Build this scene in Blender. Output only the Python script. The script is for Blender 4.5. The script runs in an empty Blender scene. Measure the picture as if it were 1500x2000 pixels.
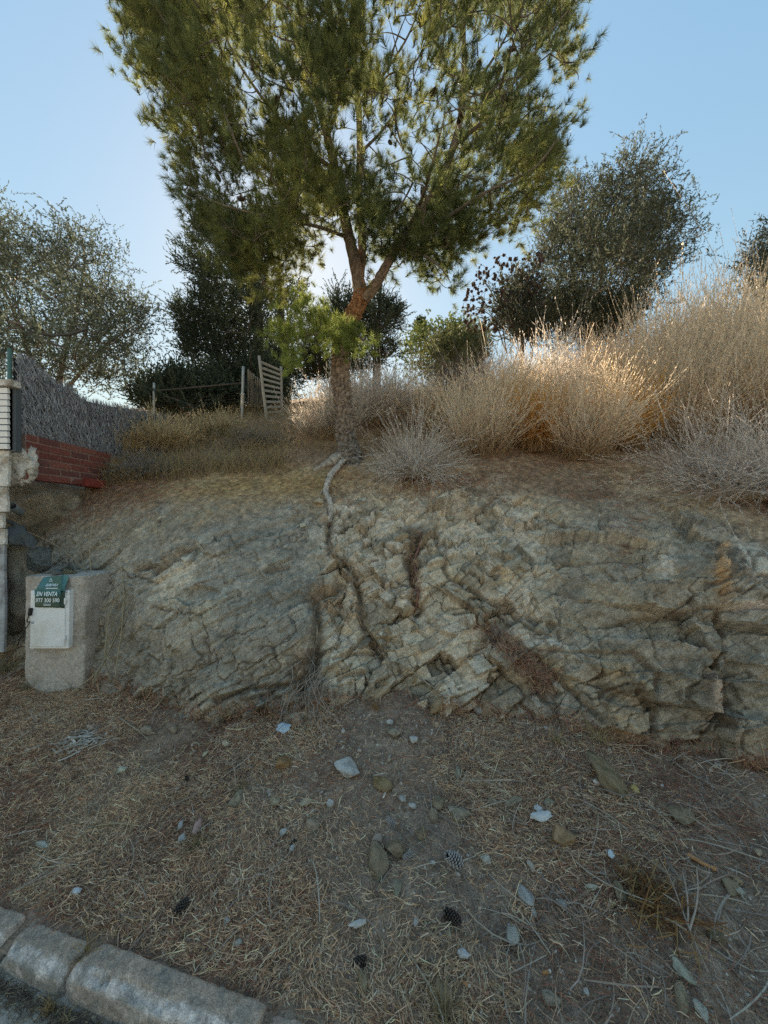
import bpy, bmesh, math
import numpy as np
from mathutils import Vector, Matrix

rng = np.random.default_rng(11)
F = 753.0          # focal length of the photograph in its own pixels (1500 wide)
CAMZ = 1.6
sc = bpy.context.scene
col = sc.collection

# ------------------------------------------------------------------ camera
cam = bpy.data.cameras.new('camera')
cam.sensor_fit = 'HORIZONTAL'
cam.angle = 2 * math.atan(750 / F)
cam.clip_start = 0.05
cam.clip_end = 600
camo = bpy.data.objects.new('camera', cam)
camo.location = (0, 0, CAMZ)
camo.rotation_euler = (math.radians(90), 0, 0)
col.objects.link(camo)
sc.camera = camo

# ------------------------------------------------------------------ sky, sun, exposure
SUN_EL = math.radians(32.3)
SUN_AZ = math.radians(-13.4)      # from +Y towards +X
world = bpy.data.worlds.new('World')
sc.world = world
world.use_nodes = True
wn = world.node_tree.nodes
wl = world.node_tree.links
bg = wn['Background']
sky = wn.new('ShaderNodeTexSky')
sky.sky_type = 'NISHITA'
sky.sun_disc = False
sky.sun_elevation = SUN_EL
sky.sun_rotation = SUN_AZ
sky.altitude = 100
sky.air_density = 2.0
sky.dust_density = 0.35
sky.ozone_density = 3.0
# the photograph is tone mapped: the whole sky is compressed alike, then given back its blue
gm = wn.new('ShaderNodeGamma'); gm.inputs[1].default_value = 0.34
hs_ = wn.new('ShaderNodeHueSaturation'); hs_.inputs['Saturation'].default_value = 2.25
wl.new(sky.outputs[0], gm.inputs[0]); wl.new(gm.outputs[0], hs_.inputs['Color']); wl.new(hs_.outputs[0], bg.inputs[0])
bg.inputs[1].default_value = 0.139
sun = bpy.data.lights.new('sun', 'SUN')
sun.energy = 4.8
sun.angle = math.radians(0.53)
sun.color = (1.0, 0.83, 0.62)
suno = bpy.data.objects.new('sun', sun)
sd = Vector((math.sin(SUN_AZ) * math.cos(SUN_EL), math.cos(SUN_AZ) * math.cos(SUN_EL), math.sin(SUN_EL)))
suno.rotation_euler = sd.to_track_quat('Z', 'Y').to_euler()
suno.location = sd * 50
col.objects.link(suno)
sc.view_settings.view_transform = 'Standard'
sc.view_settings.look = 'None'
sc.view_settings.exposure = 1.76
sc.view_settings.gamma = 1.0
sc.view_settings.use_curve_mapping = False
try:
    sc.cycles.max_bounces = 8
    sc.cycles.diffuse_bounces = 5
    sc.cycles.transmission_bounces = 6
    sc.cycles.use_denoising = False
except Exception:
    pass

# ------------------------------------------------------------------ helpers
def at(px, py, d):
    return np.array([(px - 750) / F * d, d, CAMZ + (1000 - py) / F * d])

def nrm(v):
    return v / np.maximum(np.linalg.norm(v, axis=-1, keepdims=True), 1e-9)

def _hash(i, j, k, s):
    h = (i.astype(np.int64) * 374761393 + j.astype(np.int64) * 668265263 + k.astype(np.int64) * 2147483647 + s * 974634533) & 0xFFFFFFFF
    h = ((h ^ (h >> 13)) * 1274126177) & 0xFFFFFFFF
    h = ((h ^ (h >> 16)) * 2246822519) & 0xFFFFFFFF
    return (h ^ (h >> 15)) & 0xFFFFFFFF

def vnoise(P, s=0):
    """smooth value noise, -1..1"""
    I = np.floor(P).astype(np.int64)
    f = P - I
    f = f * f * f * (f * (f * 6 - 15) + 10)
    r = np.zeros(len(P))
    for a in (0, 1):
        wa = f[:, 0] if a else 1 - f[:, 0]
        for b in (0, 1):
            wb = f[:, 1] if b else 1 - f[:, 1]
            for c in (0, 1):
                wc = f[:, 2] if c else 1 - f[:, 2]
                r += wa * wb * wc * (_hash(I[:, 0] + a, I[:, 1] + b, I[:, 2] + c, s) / 2147483647.5 - 1)
    return r

def fbm(P, scale, octv=4, s=0, gain=0.5):
    r = np.zeros(len(P)); a = 1.0; tot = 0
    Q = P * scale
    for o in range(octv):
        r += a * vnoise(Q + o * 17.3, s + o)
        tot += a; a *= gain; Q = Q * 2.03
    return r / tot

def worley(P, s=0):
    """F1, F2, id (0..1), id2"""
    I = np.floor(P).astype(np.int64)
    f1 = np.full(len(P), 9.0); f2 = np.full(len(P), 9.0)
    idv = np.zeros(len(P)); rel = np.zeros((len(P), 3))
    for a in (-1, 0, 1):
        for b in (-1, 0, 1):
            for c in (-1, 0, 1):
                i, j, k = I[:, 0] + a, I[:, 1] + b, I[:, 2] + c
                q = np.stack([i + _hash(i, j, k, s) / 4294967296.0, j + _hash(i, j, k, s + 1) / 4294967296.0,
                              k + _hash(i, j, k, s + 2) / 4294967296.0], 1)
                dv = P - q
                d = np.sqrt((dv ** 2).sum(1))
                cl = d < f1
                f2 = np.where(cl, f1, np.minimum(f2, d))
                idv = np.where(cl, _hash(i, j, k, s + 3) / 4294967296.0, idv)
                rel = np.where(cl[:, None], dv, rel)
                f1 = np.where(cl, d, f1)
    return f1, f2, idv, rel

def sstep(a, b, x):
    t = np.clip((x - a) / (b - a), 0, 1)
    return t * t * (3 - 2 * t)

def seg_dist(x, y, pts):
    """distance of points to a polyline in the plane"""
    best = np.full(x.shape, 1e9)
    for (x0, y0), (x1, y1) in zip(pts[:-1], pts[1:]):
        dx, dy = x1 - x0, y1 - y0
        t = np.clip(((x - x0) * dx + (y - y0) * dy) / (dx * dx + dy * dy + 1e-9), 0, 1)
        best = np.minimum(best, np.hypot(x - x0 - t * dx, y - y0 - t * dy))
    return best

def in_poly(x, y, poly):
    r = np.zeros(x.shape, bool)
    n = len(poly)
    for i in range(n):
        x0, y0 = poly[i]; x1, y1 = poly[(i + 1) % n]
        c = ((y0 > y) != (y1 > y)) & (x < (x1 - x0) * (y - y0) / (y1 - y0 + 1e-12) + x0)
        r ^= c
    return r

def make_mesh(name, V, faces, mat=None, colr=None, smooth=False):
    """faces: list of int arrays (n,3) / (n,4)"""
    me = bpy.data.meshes.new(name)
    V = np.asarray(V, np.float32).reshape(-1, 3)
    fs = [np.asarray(f, np.int32) for f in faces if len(f)]
    nl = sum(f.size for f in fs); nf = sum(len(f) for f in fs)
    me.vertices.add(len(V)); me.vertices.foreach_set('co', V.ravel())
    me.loops.add(nl); me.loops.foreach_set('vertex_index', np.concatenate([f.ravel() for f in fs]))
    tot = np.concatenate([np.full(len(f), f.shape[1], np.int32) for f in fs])
    st = np.concatenate([[0], np.cumsum(tot)[:-1]]).astype(np.int32)
    me.polygons.add(nf); me.polygons.foreach_set('loop_start', st)
    try:
        me.polygons.foreach_set('loop_total', tot)
    except Exception:
        pass
    if smooth:
        me.polygons.foreach_set('use_smooth', np.ones(nf, bool))
    me.update(calc_edges=True)
    if colr is not None:
        c = np.ones((len(V), 4), np.float32)
        c[:, :3] = np.asarray(colr, np.float32)
        a = me.color_attributes.new('Col', 'FLOAT_COLOR', 'POINT')
        a.data.foreach_set('color', c.ravel())
    if mat is not None:
        me.materials.append(mat)
    return me

def link(name, me, parent=None, loc=None, rot=None, scale=None):
    o = bpy.data.objects.new(name, me)
    col.objects.link(o)
    if parent is not None:
        o.parent = parent
    if loc is not None: o.location = tuple(float(v) for v in loc)
    if rot is not None: o.rotation_euler = tuple(float(v) for v in rot)
    if scale is not None: o.scale = tuple(float(v) for v in scale)
    return o

def tag(o, label=None, cat=None, group=None, kind=None):
    if label: o['label'] = label
    if cat: o['category'] = cat
    if group: o['group'] = group
    if kind: o['kind'] = kind
    return o

def empty(name, loc, label, cat, group=None):
    o = bpy.data.objects.new(name, None)
    o.empty_display_size = 0.1
    col.objects.link(o)
    o.location = tuple(float(v) for v in loc)
    return tag(o, label, cat, group)

def child(name, me, par, kind=None, label=None):
    """part whose mesh is in world coordinates: undo the parent's place"""
    o = link(name, me, par)
    off = Vector((0, 0, 0)); p = par
    while p is not None:
        off += Vector(p.location); p = p.parent
    o.location = -off
    if kind: o['kind'] = kind
    if label: o['label'] = label
    return o

class Acc:
    """collects pieces into one mesh"""
    def __init__(s): s.V = []; s.F3 = []; s.F4 = []; s.C = []; s.n = 0
    def add(s, V, F, C):
        V = np.asarray(V, float).reshape(-1, 3); F = np.asarray(F, np.int64)
        (s.F4 if F.shape[1] == 4 else s.F3).append(F + s.n)
        C = np.asarray(C, float)
        s.C.append(np.broadcast_to(C, (len(V), 3)) if C.ndim == 1 else C)
        s.V.append(V); s.n += len(V)
        return s
    def mesh(s, name, mat, smooth=False):
        fs = []
        if s.F4: fs.append(np.concatenate(s.F4))
        if s.F3: fs.append(np.concatenate(s.F3))
        return make_mesh(name, np.concatenate(s.V), fs, mat, np.concatenate(s.C), smooth)

def ribbons(P, W, side=None):
    """P (N,K,3) centre lines, W (N,K) widths -> verts, quads"""
    N, K = P.shape[:2]
    T = nrm(np.gradient(P, axis=1))
    if side is None:
        side = nrm(rng.normal(size=(N, 3)))
    S = nrm(np.cross(T, side[:, None, :]))
    V = np.stack([P - S * W[..., None] / 2, P + S * W[..., None] / 2], 2).reshape(-1, 3)
    b = (np.arange(N)[:, None] * K + np.arange(K - 1)[None, :]).ravel() * 2
    return V, np.stack([b, b + 1, b + 3, b + 2], 1)

def tubes(P, R, sides=6, cap=False):
    N, K = P.shape[:2]
    T = nrm(np.gradient(P, axis=1))
    ref = np.where(np.abs(T[:, :1, 2:3]) > 0.8, np.array([1.0, 0.15, 0.0]), np.array([0.1, 0.1, 1.0]))
    A = nrm(np.cross(T, ref)); B = np.cross(T, A)
    th = np.linspace(0, 2 * np.pi, sides, endpoint=False)
    V = P[:, :, None, :] + R[..., None, None] * (A[:, :, None, :] * np.cos(th)[None, None, :, None] + B[:, :, None, :] * np.sin(th)[None, None, :, None])
    idx = np.arange(N * K * sides).reshape(N, K, sides)
    q = np.stack([idx[:, :-1], np.roll(idx, -1, 2)[:, :-1], np.roll(idx, -1, 2)[:, 1:], idx[:, 1:]], -1).reshape(-1, 4)
    return V.reshape(-1, 3), q

def resample(pts, n):
    """smooth polyline (rows of any width) through pts with n points"""
    pts = np.asarray(pts, float)
    t = np.concatenate([[0], np.cumsum(np.linalg.norm(np.diff(pts[:, :3], axis=0), axis=1))])
    m = np.gradient(pts, t, axis=0) if len(pts) > 2 else np.repeat((pts[1:] - pts[:1]) / t[1], 2, 0)
    u = np.linspace(0, t[-1], n)
    i = np.clip(np.searchsorted(t, u, side='right') - 1, 0, len(t) - 2)
    h = (t[i + 1] - t[i])[:, None]; x = ((u - t[i]) / (t[i + 1] - t[i]))[:, None]
    return ((2 * x**3 - 3 * x**2 + 1) * pts[i] + (x**3 - 2 * x**2 + x) * h * m[i] + (-2 * x**3 + 3 * x**2) * pts[i + 1] + (x**3 - x**2) * h * m[i + 1])

def diamonds(B, D, L, W, side=None):
    """leaf quads: base B, direction D (unit), length L, width W"""
    N = len(B)
    if side is None: side = nrm(rng.normal(size=(N, 3)))
    S = nrm(np.cross(D, side)) * (W / 2)[:, None]
    M = B + D * (L * 0.45)[:, None]
    V = np.stack([B, M - S, B + D * L[:, None], M + S], 1).reshape(-1, 3)
    b = np.arange(N) * 4
    return V, np.stack([b, b + 1, b + 2, b + 3], 1)

def blades(B, D, L, W, side=None):
    """needles as single triangles"""
    N = len(B)
    if side is None: side = nrm(rng.normal(size=(N, 3)))
    S = nrm(np.cross(D, side)) * (W / 2)[:, None]
    V = np.stack([B - S, B + S, B + D * L[:, None]], 1).reshape(-1, 3)
    b = np.arange(N) * 3
    return V, np.stack([b, b + 1, b + 2], 1)

def boxes_mesh(name, size, bevel, mat, rough=0.0, seed=0, sub=0, colr=None):
    bm = bmesh.new()
    bmesh.ops.create_cube(bm, size=1.0)
    bmesh.ops.scale(bm, vec=size, verts=bm.verts)
    if bevel > 0:
        bmesh.ops.bevel(bm, geom=list(bm.edges), offset=bevel, segments=2, affect='EDGES', profile=0.6)
    if sub:
        bmesh.ops.subdivide_edges(bm, edges=list(bm.edges), cuts=sub, use_grid_fill=True)
    if rough > 0:
        co = np.array([v.co[:] for v in bm.verts])
        dn = np.stack([fbm(co + 3.1 * seed, 14, 3, seed + k) for k in range(3)], 1) * rough
        for v, d in zip(bm.verts, dn): v.co += Vector(d)
    bm.normal_update()
    me = bpy.data.meshes.new(name)
    bm.to_mesh(me); bm.free()
    if colr is not None:
        c = np.ones((len(me.vertices), 4), np.float32); c[:, :3] = colr
        me.color_attributes.new('Col', 'FLOAT_COLOR', 'POINT').data.foreach_set('color', c.ravel())
    me.materials.append(mat)
    return me

def lathe(name, prof, n, mat, smooth=True):
    """prof: (r, z) rows"""
    th = np.linspace(0, 2 * np.pi, n, endpoint=False)
    V = np.array([[r * math.cos(t), r * math.sin(t), z] for r, z in prof for t in th])
    idx = np.arange(len(prof) * n).reshape(len(prof), n)
    q = np.stack([idx[:-1], np.roll(idx, -1, 1)[:-1], np.roll(idx, -1, 1)[1:], idx[1:]], -1).reshape(-1, 4)
    return make_mesh(name, V, [q], mat, None, smooth)

# ------------------------------------------------------------------ materials
def material(name, color=None, rough=0.85, var=0.25, var_scale=8.0, bump=0.0, bump_scale=60.0, trans=0.0,
             spec=0.3, detail=6.0, tint=None, tint_scale=3.0, bump2=0.0, bump2_scale=12.0, stretch=None, var2=0.0, var2_scale=90.0, streak=0.0):
    """colour from the 'Col' attribute (color None) or fixed, varied by noise; optional bump and light passing through"""
    m = bpy.data.materials.new(name)
    m.use_nodes = True
    nt = m.node_tree; N = nt.nodes; L = nt.links
    p = N['Principled BSDF']
    p.inputs['Roughness'].default_value = rough
    p.inputs['Specular IOR Level'].default_value = spec
    tc = N.new('ShaderNodeTexCoord')
    vec = tc.outputs['Object']
    if stretch:
        mp = N.new('ShaderNodeMapping')
        mp.inputs['Scale'].default_value = stretch[0]
        mp.inputs['Rotation'].default_value = stretch[1]
        L.new(vec, mp.inputs[0]); vec = mp.outputs[0]
    if color is None:
        a = N.new('ShaderNodeVertexColor'); a.layer_name = 'Col'
        base = a.outputs[0]
    else:
        r = N.new('ShaderNodeRGB'); r.outputs[0].default_value = (*color, 1)
        base = r.outputs[0]
    def noise(scale, det=detail):
        n = N.new('ShaderNodeTexNoise')
        n.inputs['Scale'].default_value = scale; n.inputs['Detail'].default_value = det
        n.inputs['Roughness'].default_value = 0.62
        L.new(vec, n.inputs['Vector'])
        return n
    if tint is not None:
        n2 = noise(tint_scale, 4)
        rp = N.new('ShaderNodeMapRange'); rp.inputs[1].default_value = 0.48; rp.inputs[2].default_value = 0.68
        L.new(n2.outputs[0], rp.inputs[0])
        mx = N.new('ShaderNodeMix'); mx.data_type = 'RGBA'
        L.new(rp.outputs[0], mx.inputs[0]); L.new(base, mx.inputs[6]); mx.inputs[7].default_value = (*tint, 1)
        base = mx.outputs[2]
    if var > 0:
        n1 = noise(var_scale)
        mr = N.new('ShaderNodeMapRange')
        mr.inputs[1].default_value = 0.25; mr.inputs[2].default_value = 0.75
        mr.inputs[3].default_value = 1 - var; mr.inputs[4].default_value = 1 + var
        L.new(n1.outputs[0], mr.inputs[0])
        mu = N.new('ShaderNodeMix'); mu.data_type = 'RGBA'; mu.blend_type = 'MULTIPLY'
        mu.inputs[0].default_value = 1.0
        L.new(base, mu.inputs[6]); L.new(mr.outputs[0], mu.inputs[7])
        base = mu.outputs[2]
    def mult(fac_out, amt, lo=0.3, hi=0.7):
        mr = N.new('ShaderNodeMapRange')
        mr.inputs[1].default_value = lo; mr.inputs[2].default_value = hi
        mr.inputs[3].default_value = 1 - amt; mr.inputs[4].default_value = 1 + amt
        L.new(fac_out, mr.inputs[0])
        mu = N.new('ShaderNodeMix'); mu.data_type = 'RGBA'; mu.blend_type = 'MULTIPLY'; mu.inputs[0].default_value = 1.0
        L.new(base, mu.inputs[6]); L.new(mr.outputs[0], mu.inputs[7])
        return mu.outputs[2]
    nrmout = None
    if var2 > 0:
        base = mult(noise(var2_scale, 3).outputs[0], var2)
    if streak > 0:
        m1 = N.new('ShaderNodeMapping'); m1.inputs['Rotation'].default_value = (0, math.radians(38), 0)
        m2 = N.new('ShaderNodeMapping'); m2.inputs['Scale'].default_value = (9, 9, 70)
        L.new(tc.outputs['Object'], m1.inputs[0]); L.new(m1.outputs[0], m2.inputs[0])
        ns = N.new('ShaderNodeTexNoise'); ns.inputs['Scale'].default_value = 1.0; ns.inputs['Detail'].default_value = 5
        ns.inputs['Roughness'].default_value = 0.6; ns.inputs['Distortion'].default_value = 0.8
        L.new(m2.outputs[0], ns.inputs['Vector'])
        base = mult(ns.outputs[0], streak)
        bs_ = N.new('ShaderNodeBump'); bs_.inputs['Distance'].default_value = 0.012
        L.new(ns.outputs[0], bs_.inputs['Height']); nrmout = bs_.outputs[0]
    L.new(base, p.inputs['Base Color'])
    for bs, bsc in ((bump, bump_scale), (bump2, bump2_scale)):
        if bs > 0:
            nb = noise(bsc)
            b = N.new('ShaderNodeBump'); b.inputs['Strength'].default_value = 1.0
            b.inputs['Distance'].default_value = bs
            L.new(nb.outputs[0], b.inputs['Height'])
            if nrmout is not None: L.new(nrmout, b.inputs['Normal'])
            nrmout = b.outputs[0]
    if nrmout is not None: L.new(nrmout, p.inputs['Normal'])
    if trans > 0:
        t = N.new('ShaderNodeBsdfTranslucent')
        L.new(base, t.inputs[0])
        ms = N.new('ShaderNodeMixShader'); ms.inputs[0].default_value = trans
        L.new(p.outputs[0], ms.inputs[1]); L.new(t.outputs[0], ms.inputs[2])
        L.new(ms.outputs[0], N['Material Output'].inputs[0])
    return m

M_ROCK = material('rock', None, 0.88, 0.42, 26, 0.010, 110, detail=11, bump2=0.014, bump2_scale=30, spec=0.2, var2=0.38, var2_scale=170, streak=0.15)
M_SOIL = material('soil', None, 0.95, 0.45, 30, 0.012, 70, detail=9, bump2=0.02, bump2_scale=20, spec=0.1, var2=0.45, var2_scale=160)
M_STRAW = material('straw', None, 0.8, 0.2, 40, trans=0.15, spec=0.2)
M_DRY = material('dry_stems', None, 0.8, 0.15, 20, trans=0.5, spec=0.15)
M_NEEDLE = material('pine_needles', None, 0.6, 0.2, 4, trans=0.5, spec=0.3)
M_LEAF = material('leaves', None, 0.7, 0.25, 5, trans=0.3, spec=0.15)
M_BARK = material('bark', None, 0.95, 0.4, 30, 0.01, 60, spec=0.1)
M_STONE = material('stone', None, 0.85, 0.3, 30, 0.006, 90, spec=0.25)
M_CONC = material('concrete', (0.52, 0.455, 0.39), 0.92, 0.3, 40, 0.006, 150, tint=(0.36, 0.30, 0.245), tint_scale=4, var2=.35, var2_scale=220, spec=0.15)
M_KERB = material('kerb_concrete', None, 0.92, 0.4, 60, 0.006, 160, var2=.4, var2_scale=260, tint=(0.30, 0.265, 0.22), tint_scale=14, spec=0.15)
M_WHITE = material('white_paint', (0.82, 0.80, 0.78), 0.45, 0.06, 6, 0, spec=0.4)
M_DOOR = material('white_plastic', (0.84, 0.83, 0.82), 0.4, 0.08, 9, 0, spec=0.4, tint=(.66, .62, .56), tint_scale=5)
M_PLASTER = material('plaster', (0.74, 0.69, 0.62), 0.9, 0.3, 14, 0.03, 24, tint=(0.40, 0.33, 0.25), tint_scale=9, var2=.25, var2_scale=60)
M_BRICK = material('brick_red', None, 0.9, 0.3, 30, 0.004, 120, spec=0.15)
M_MORTAR = material('mortar', (0.34, 0.23, 0.19), 0.95, 0.25, 40, 0.005, 90)
M_SCREEN = material('heather_twigs', None, 0.9, 0.3, 30, spec=0.1)
M_GALV = material('galvanised', (0.42, 0.45, 0.46), 0.5, 0.15, 20, spec=0.5)
M_GREEN = material('green_post', (0.10, 0.17, 0.14), 0.6, 0.15, 20)
M_GREYWOOD = material('grey_wood', (0.40, 0.38, 0.35), 0.85, 0.25, 30, 0.003, 60)
M_PIPE = material('grey_pvc', (0.22, 0.24, 0.25), 0.5, 0.1, 20)
M_BLACK = material('black_plastic', (0.015, 0.015, 0.017), 0.5, 0.1, 20)
M_TARP = material('dark_membrane', (0.085, 0.09, 0.09), 0.55, 0.3, 20, 0.01, 30)
M_SIGN = material('sign_green', None, 0.35, 0.12, 25, trans=0.1, spec=0.5)
M_PRINT = material('white_print', (0.78, 0.84, 0.86), 0.5, 0.0)
M_CONE = material('cone_scales', None, 0.85, 0.3, 60)
M_PAPER = material('crumpled_paper', None, 0.8, 0.1, 40, trans=0.15)
M_ROAD = material('road_surface', (0.44, 0.38, 0.31), 0.95, 0.4, 30, 0.006, 120, tint=(0.24, 0.20, 0.165), tint_scale=9)
M_ORANGE = material('filter_orange', (0.52, 0.25, 0.10), 0.8, 0.15, 80)

# ------------------------------------------------------------------ terrain tables (pixel row, distance) per column
COLS = [-700, -300, 0, 120, 230, 400, 560, 680, 800, 930, 1060, 1250, 1500, 1800, 2300]
ROWS = {
 -700: [(1250,3.0),(1200,3.2),(1100,3.4),(1000,3.55),(940,3.7),(870,5.5),(830,8),(830,14),(930,80)],
 -300: [(1270,3.0),(1200,3.2),(1100,3.4),(1000,3.55),(940,3.7),(870,5.5),(830,8),(830,14),(930,80)],
 0:    [(1290,2.9),(1200,3.15),(1100,3.35),(1000,3.5),(940,3.7),(865,5.5),(825,8),(815,14),(930,80)],
 120:  [(1330,2.95),(1200,3.15),(1100,3.35),(1005,3.55),(945,3.8),(860,5.5),(815,8),(805,14),(930,80)],
 230:  [(1345,2.75),(1200,2.9),(1080,3.15),(985,3.5),(930,3.95),(855,5.5),(810,8),(800,14),(930,80)],
 400:  [(1395,2.4),(1220,2.58),(1075,2.88),(975,3.4),(912,4.0),(842,5.5),(800,8),(795,14),(930,80)],
 560:  [(1410,2.3),(1230,2.5),(1080,2.86),(972,3.45),(900,4.1),(828,5.5),(790,8),(785,14),(930,80)],
 680:  [(1370,2.4),(1220,2.66),(1085,3.0),(980,3.5),(895,4.15),(815,5.5),(775,8),(770,14),(930,80)],
 800:  [(1375,2.35),(1230,2.6),(1080,2.92),(980,3.45),(918,3.98),(824,5.5),(768,8),(766,14),(930,80)],
 930:  [(1400,2.25),(1260,2.45),(1090,2.85),(972,3.5),(885,4.1),(812,5.4),(748,8),(746,14),(930,80)],
 1060: [(1415,2.2),(1270,2.38),(1090,2.75),(965,3.4),(888,4.1),(814,5.3),(746,8),(744,14),(930,80)],
 1250: [(1465,2.02),(1300,2.16),(1105,2.48),(972,3.2),(890,4.0),(822,5.1),(752,7.6),(750,14),(930,80)],
 1500: [(1515,1.87),(1330,1.98),(1125,2.25),(1010,2.85),(935,3.45),(838,4.7),(758,7.2),(756,14),(930,80)],
 1800: [(1570,1.75),(1380,1.88),(1155,2.15),(1030,2.65),(920,3.2),(830,4.4),(752,7),(750,14),(930,80)],
 2300: [(1600,1.7),(1400,1.85),(1170,2.1),(1040,2.55),(920,3.1),(830,4.4),(752,7),(750,14),(930,80)],
}
TAB = np.array([ROWS[c] for c in COLS], float)                 # (C,9,2)
TABZ = CAMZ + (1000 - TAB[..., 0]) / F * TAB[..., 1]
TABD = TAB[..., 1]

def smooth1(cols, vals, px):
    """interpolate table columns at px with light smoothing"""
    out = 0
    for o, w in ((-45, .25), (0, .5), (45, .25)):
        q = np.clip(px + o, cols[0], cols[-1])
        out = out + w * np.stack([np.interp(q, cols, vals[:, r]) for r in range(vals.shape[1])], 1)
    return out

def hill_z(px, d):
    """height of the bank above column px at distance d"""
    D = smooth1(COLS, TABD, np.array([float(px)]))[0]; Z = smooth1(COLS, TABZ, np.array([float(px)]))[0]
    return float(np.interp(d, D, Z))

# ---- litter ground between kerb and rock
def kerb_y(x): return 1.04 - 0.27 * x
_bx = (np.array(COLS) - 750) / F * TABD[:, 0]
_by, _bz = TABD[:, 0], TABZ[:, 0]
def ground_z(x, y):
    x = np.asarray(x, float); y = np.asarray(y, float)
    yk = kerb_y(x); yb = np.interp(x, _bx, _by); zb = np.interp(x, _bx, _bz)
    t = (y - yk) / np.maximum(yb - yk, 0.25)
    z = 0.135 + (zb - 0.135) * np.clip(t, -0.2, 1.6) ** 1.0
    P = np.stack([x.ravel(), y.ravel(), np.zeros(x.size)], 1)
    n = (fbm(P, 1.7, 3, 5) * 0.035 + fbm(P, 9, 4, 9) * 0.016).reshape(x.shape)
    return z + n * np.clip((y - yk) * 5, 0, 1)

def ground_at(px, py):
    lo, hi = 0.7, 4.5
    f = lambda d: CAMZ + (1000 - py) / F * d - float(ground_z(np.array([(px - 750) / F * d]), np.array([d]))[0])
    for _ in range(15):
        m = (lo + hi) / 2
        if f(m) > 0: lo = m
        else: hi = m
    d = (lo + hi) / 2
    return np.array([(px - 750) / F * d, d, CAMZ + (1000 - py) / F * d])

NX, NY = 360, 150
xs = np.linspace(-5.2, 4.2, NX)
GX = np.repeat(xs[:, None], NY, 1)
tt = np.linspace(-0.06, 1.0, NY)[None, :]
ybx = np.interp(xs, _bx, _by)[:, None]
GY = kerb_y(GX) + tt * (ybx + 0.45 - kerb_y(GX))
GZ = ground_z(GX, GY)
GV = np.stack([GX, GY, GZ], -1).reshape(-1, 3)
gi = np.arange(NX * NY).reshape(NX, NY)
gq = np.stack([gi[:-1, :-1], gi[1:, :-1], gi[1:, 1:], gi[:-1, 1:]], -1).reshape(-1, 4)
gn1 = fbm(GV, 2.5, 4, 21)[:, None]; gn2 = fbm(GV, 14, 3, 31)[:, None]
gcol = np.array([0.335, 0.24, 0.172]) * (1 + 0.35 * gn2) + np.clip(gn1, 0, 1) * np.array([0.03, 0.012, 0.002])
link('ground', make_mesh('ground', GV, [gq], M_SOIL, np.clip(gcol, 0.02, 1), True))['kind'] = 'structure'

# road: one sheet past the kerb, wide enough to run out of sight on the street side
rb = 60
rv = np.array([[-rb, kerb_y(-14) + 0.0, 0.075], [-14, kerb_y(-14) - 0.05, 0.075], [14, kerb_y(14) - 0.05, 0.075], [rb, kerb_y(14), 0.075], [rb, -rb, -0.4], [-rb, -rb, -0.4]])
link('road', make_mesh('road', rv, [np.array([[0, 5, 1, 1]])[:0].reshape(0, 4), np.array([[0, 5, 1], [1, 5, 4], [1, 4, 2], [2, 4, 3]])], M_ROAD))['kind'] = 'structure'

# ------------------------------------------------------------------ rock face and hillside
NU, NV1, NV2 = 860, 320, 60
pxs = np.concatenate([np.linspace(-700, -40, 40, endpoint=False), np.linspace(-40, 1540, NU - 80), np.linspace(1545, 2300, 40)])
NU = len(pxs)
Dc = smooth1(COLS, TABD, pxs); Zc = smooth1(COLS, TABZ, pxs)   # (NU,9)
# extra buried row below the base
Dc = np.concatenate([Dc[:, :1] - 0.05, Dc], 1); Zc = np.concatenate([Zc[:, :1] - 0.35, Zc], 1)
vk = np.array([0, 0.09, 0.36, 0.62, 0.82, 1.0, 1.25, 1.55, 1.8, 2.1])
vs = np.concatenate([np.linspace(0, 1.0, NV1), 1 + np.linspace(0.006, 1.1, NV2) ** 1.0])
def vinterp(T):
    out = np.stack([np.interp(vs, vk, T[i]) for i in range(len(T))], 0)
    k = np.array([1, 4, 7, 9, 10, 9, 7, 4, 1], float); k /= k.sum()
    pad = np.concatenate([np.repeat(out[:, :1], 4, 1), out, np.repeat(out[:, -1:], 4, 1)], 1)
    return sum(w * pad[:, j:j + out.shape[1]] for j, w in enumerate(k))
RD = vinterp(Dc); RZ = vinterp(Zc)
A = (pxs - 750) / F
BP = np.stack([A[:, None] * RD, RD, RZ], -1)          # undisplaced points
PX = np.repeat(pxs[:, None], len(vs), 1).ravel()
PY = (1000 - (RZ - CAMZ) / RD * F).ravel()
B = BP.reshape(-1, 3)
VV = np.repeat(vs[None, :], NU, 0).ravel()
# outward direction (towards the street and up)
Tu = np.gradient(BP, axis=0); Tv = np.gradient(BP, axis=1)
Nn = nrm(np.cross(Tu, Tv)).reshape(-1, 3)
Nn = nrm(Nn * np.array([0.5, 1, 1]))
if Nn[:, 1].mean() > 0: Nn = -Nn

# bedding frame: dips so that layers run up to the right at about 40 degrees
ca, sa = math.cos(math.radians(38)), math.sin(math.radians(38))
U1 = B[:, 0] * ca + B[:, 2] * sa + 0.2 * B[:, 1]         # along the layers
U2 = -B[:, 0] * sa + B[:, 2] * ca + 0.35 * B[:, 1]       # across the layers
U1 = U1 + .22 * fbm(B, .9, 3, 74); U2 = U2 + .20 * fbm(B, 1.0, 3, 75)
warp = fbm(B, 2.2, 3, 77)
warp2 = fbm(B, 6.0, 3, 78)

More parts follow.
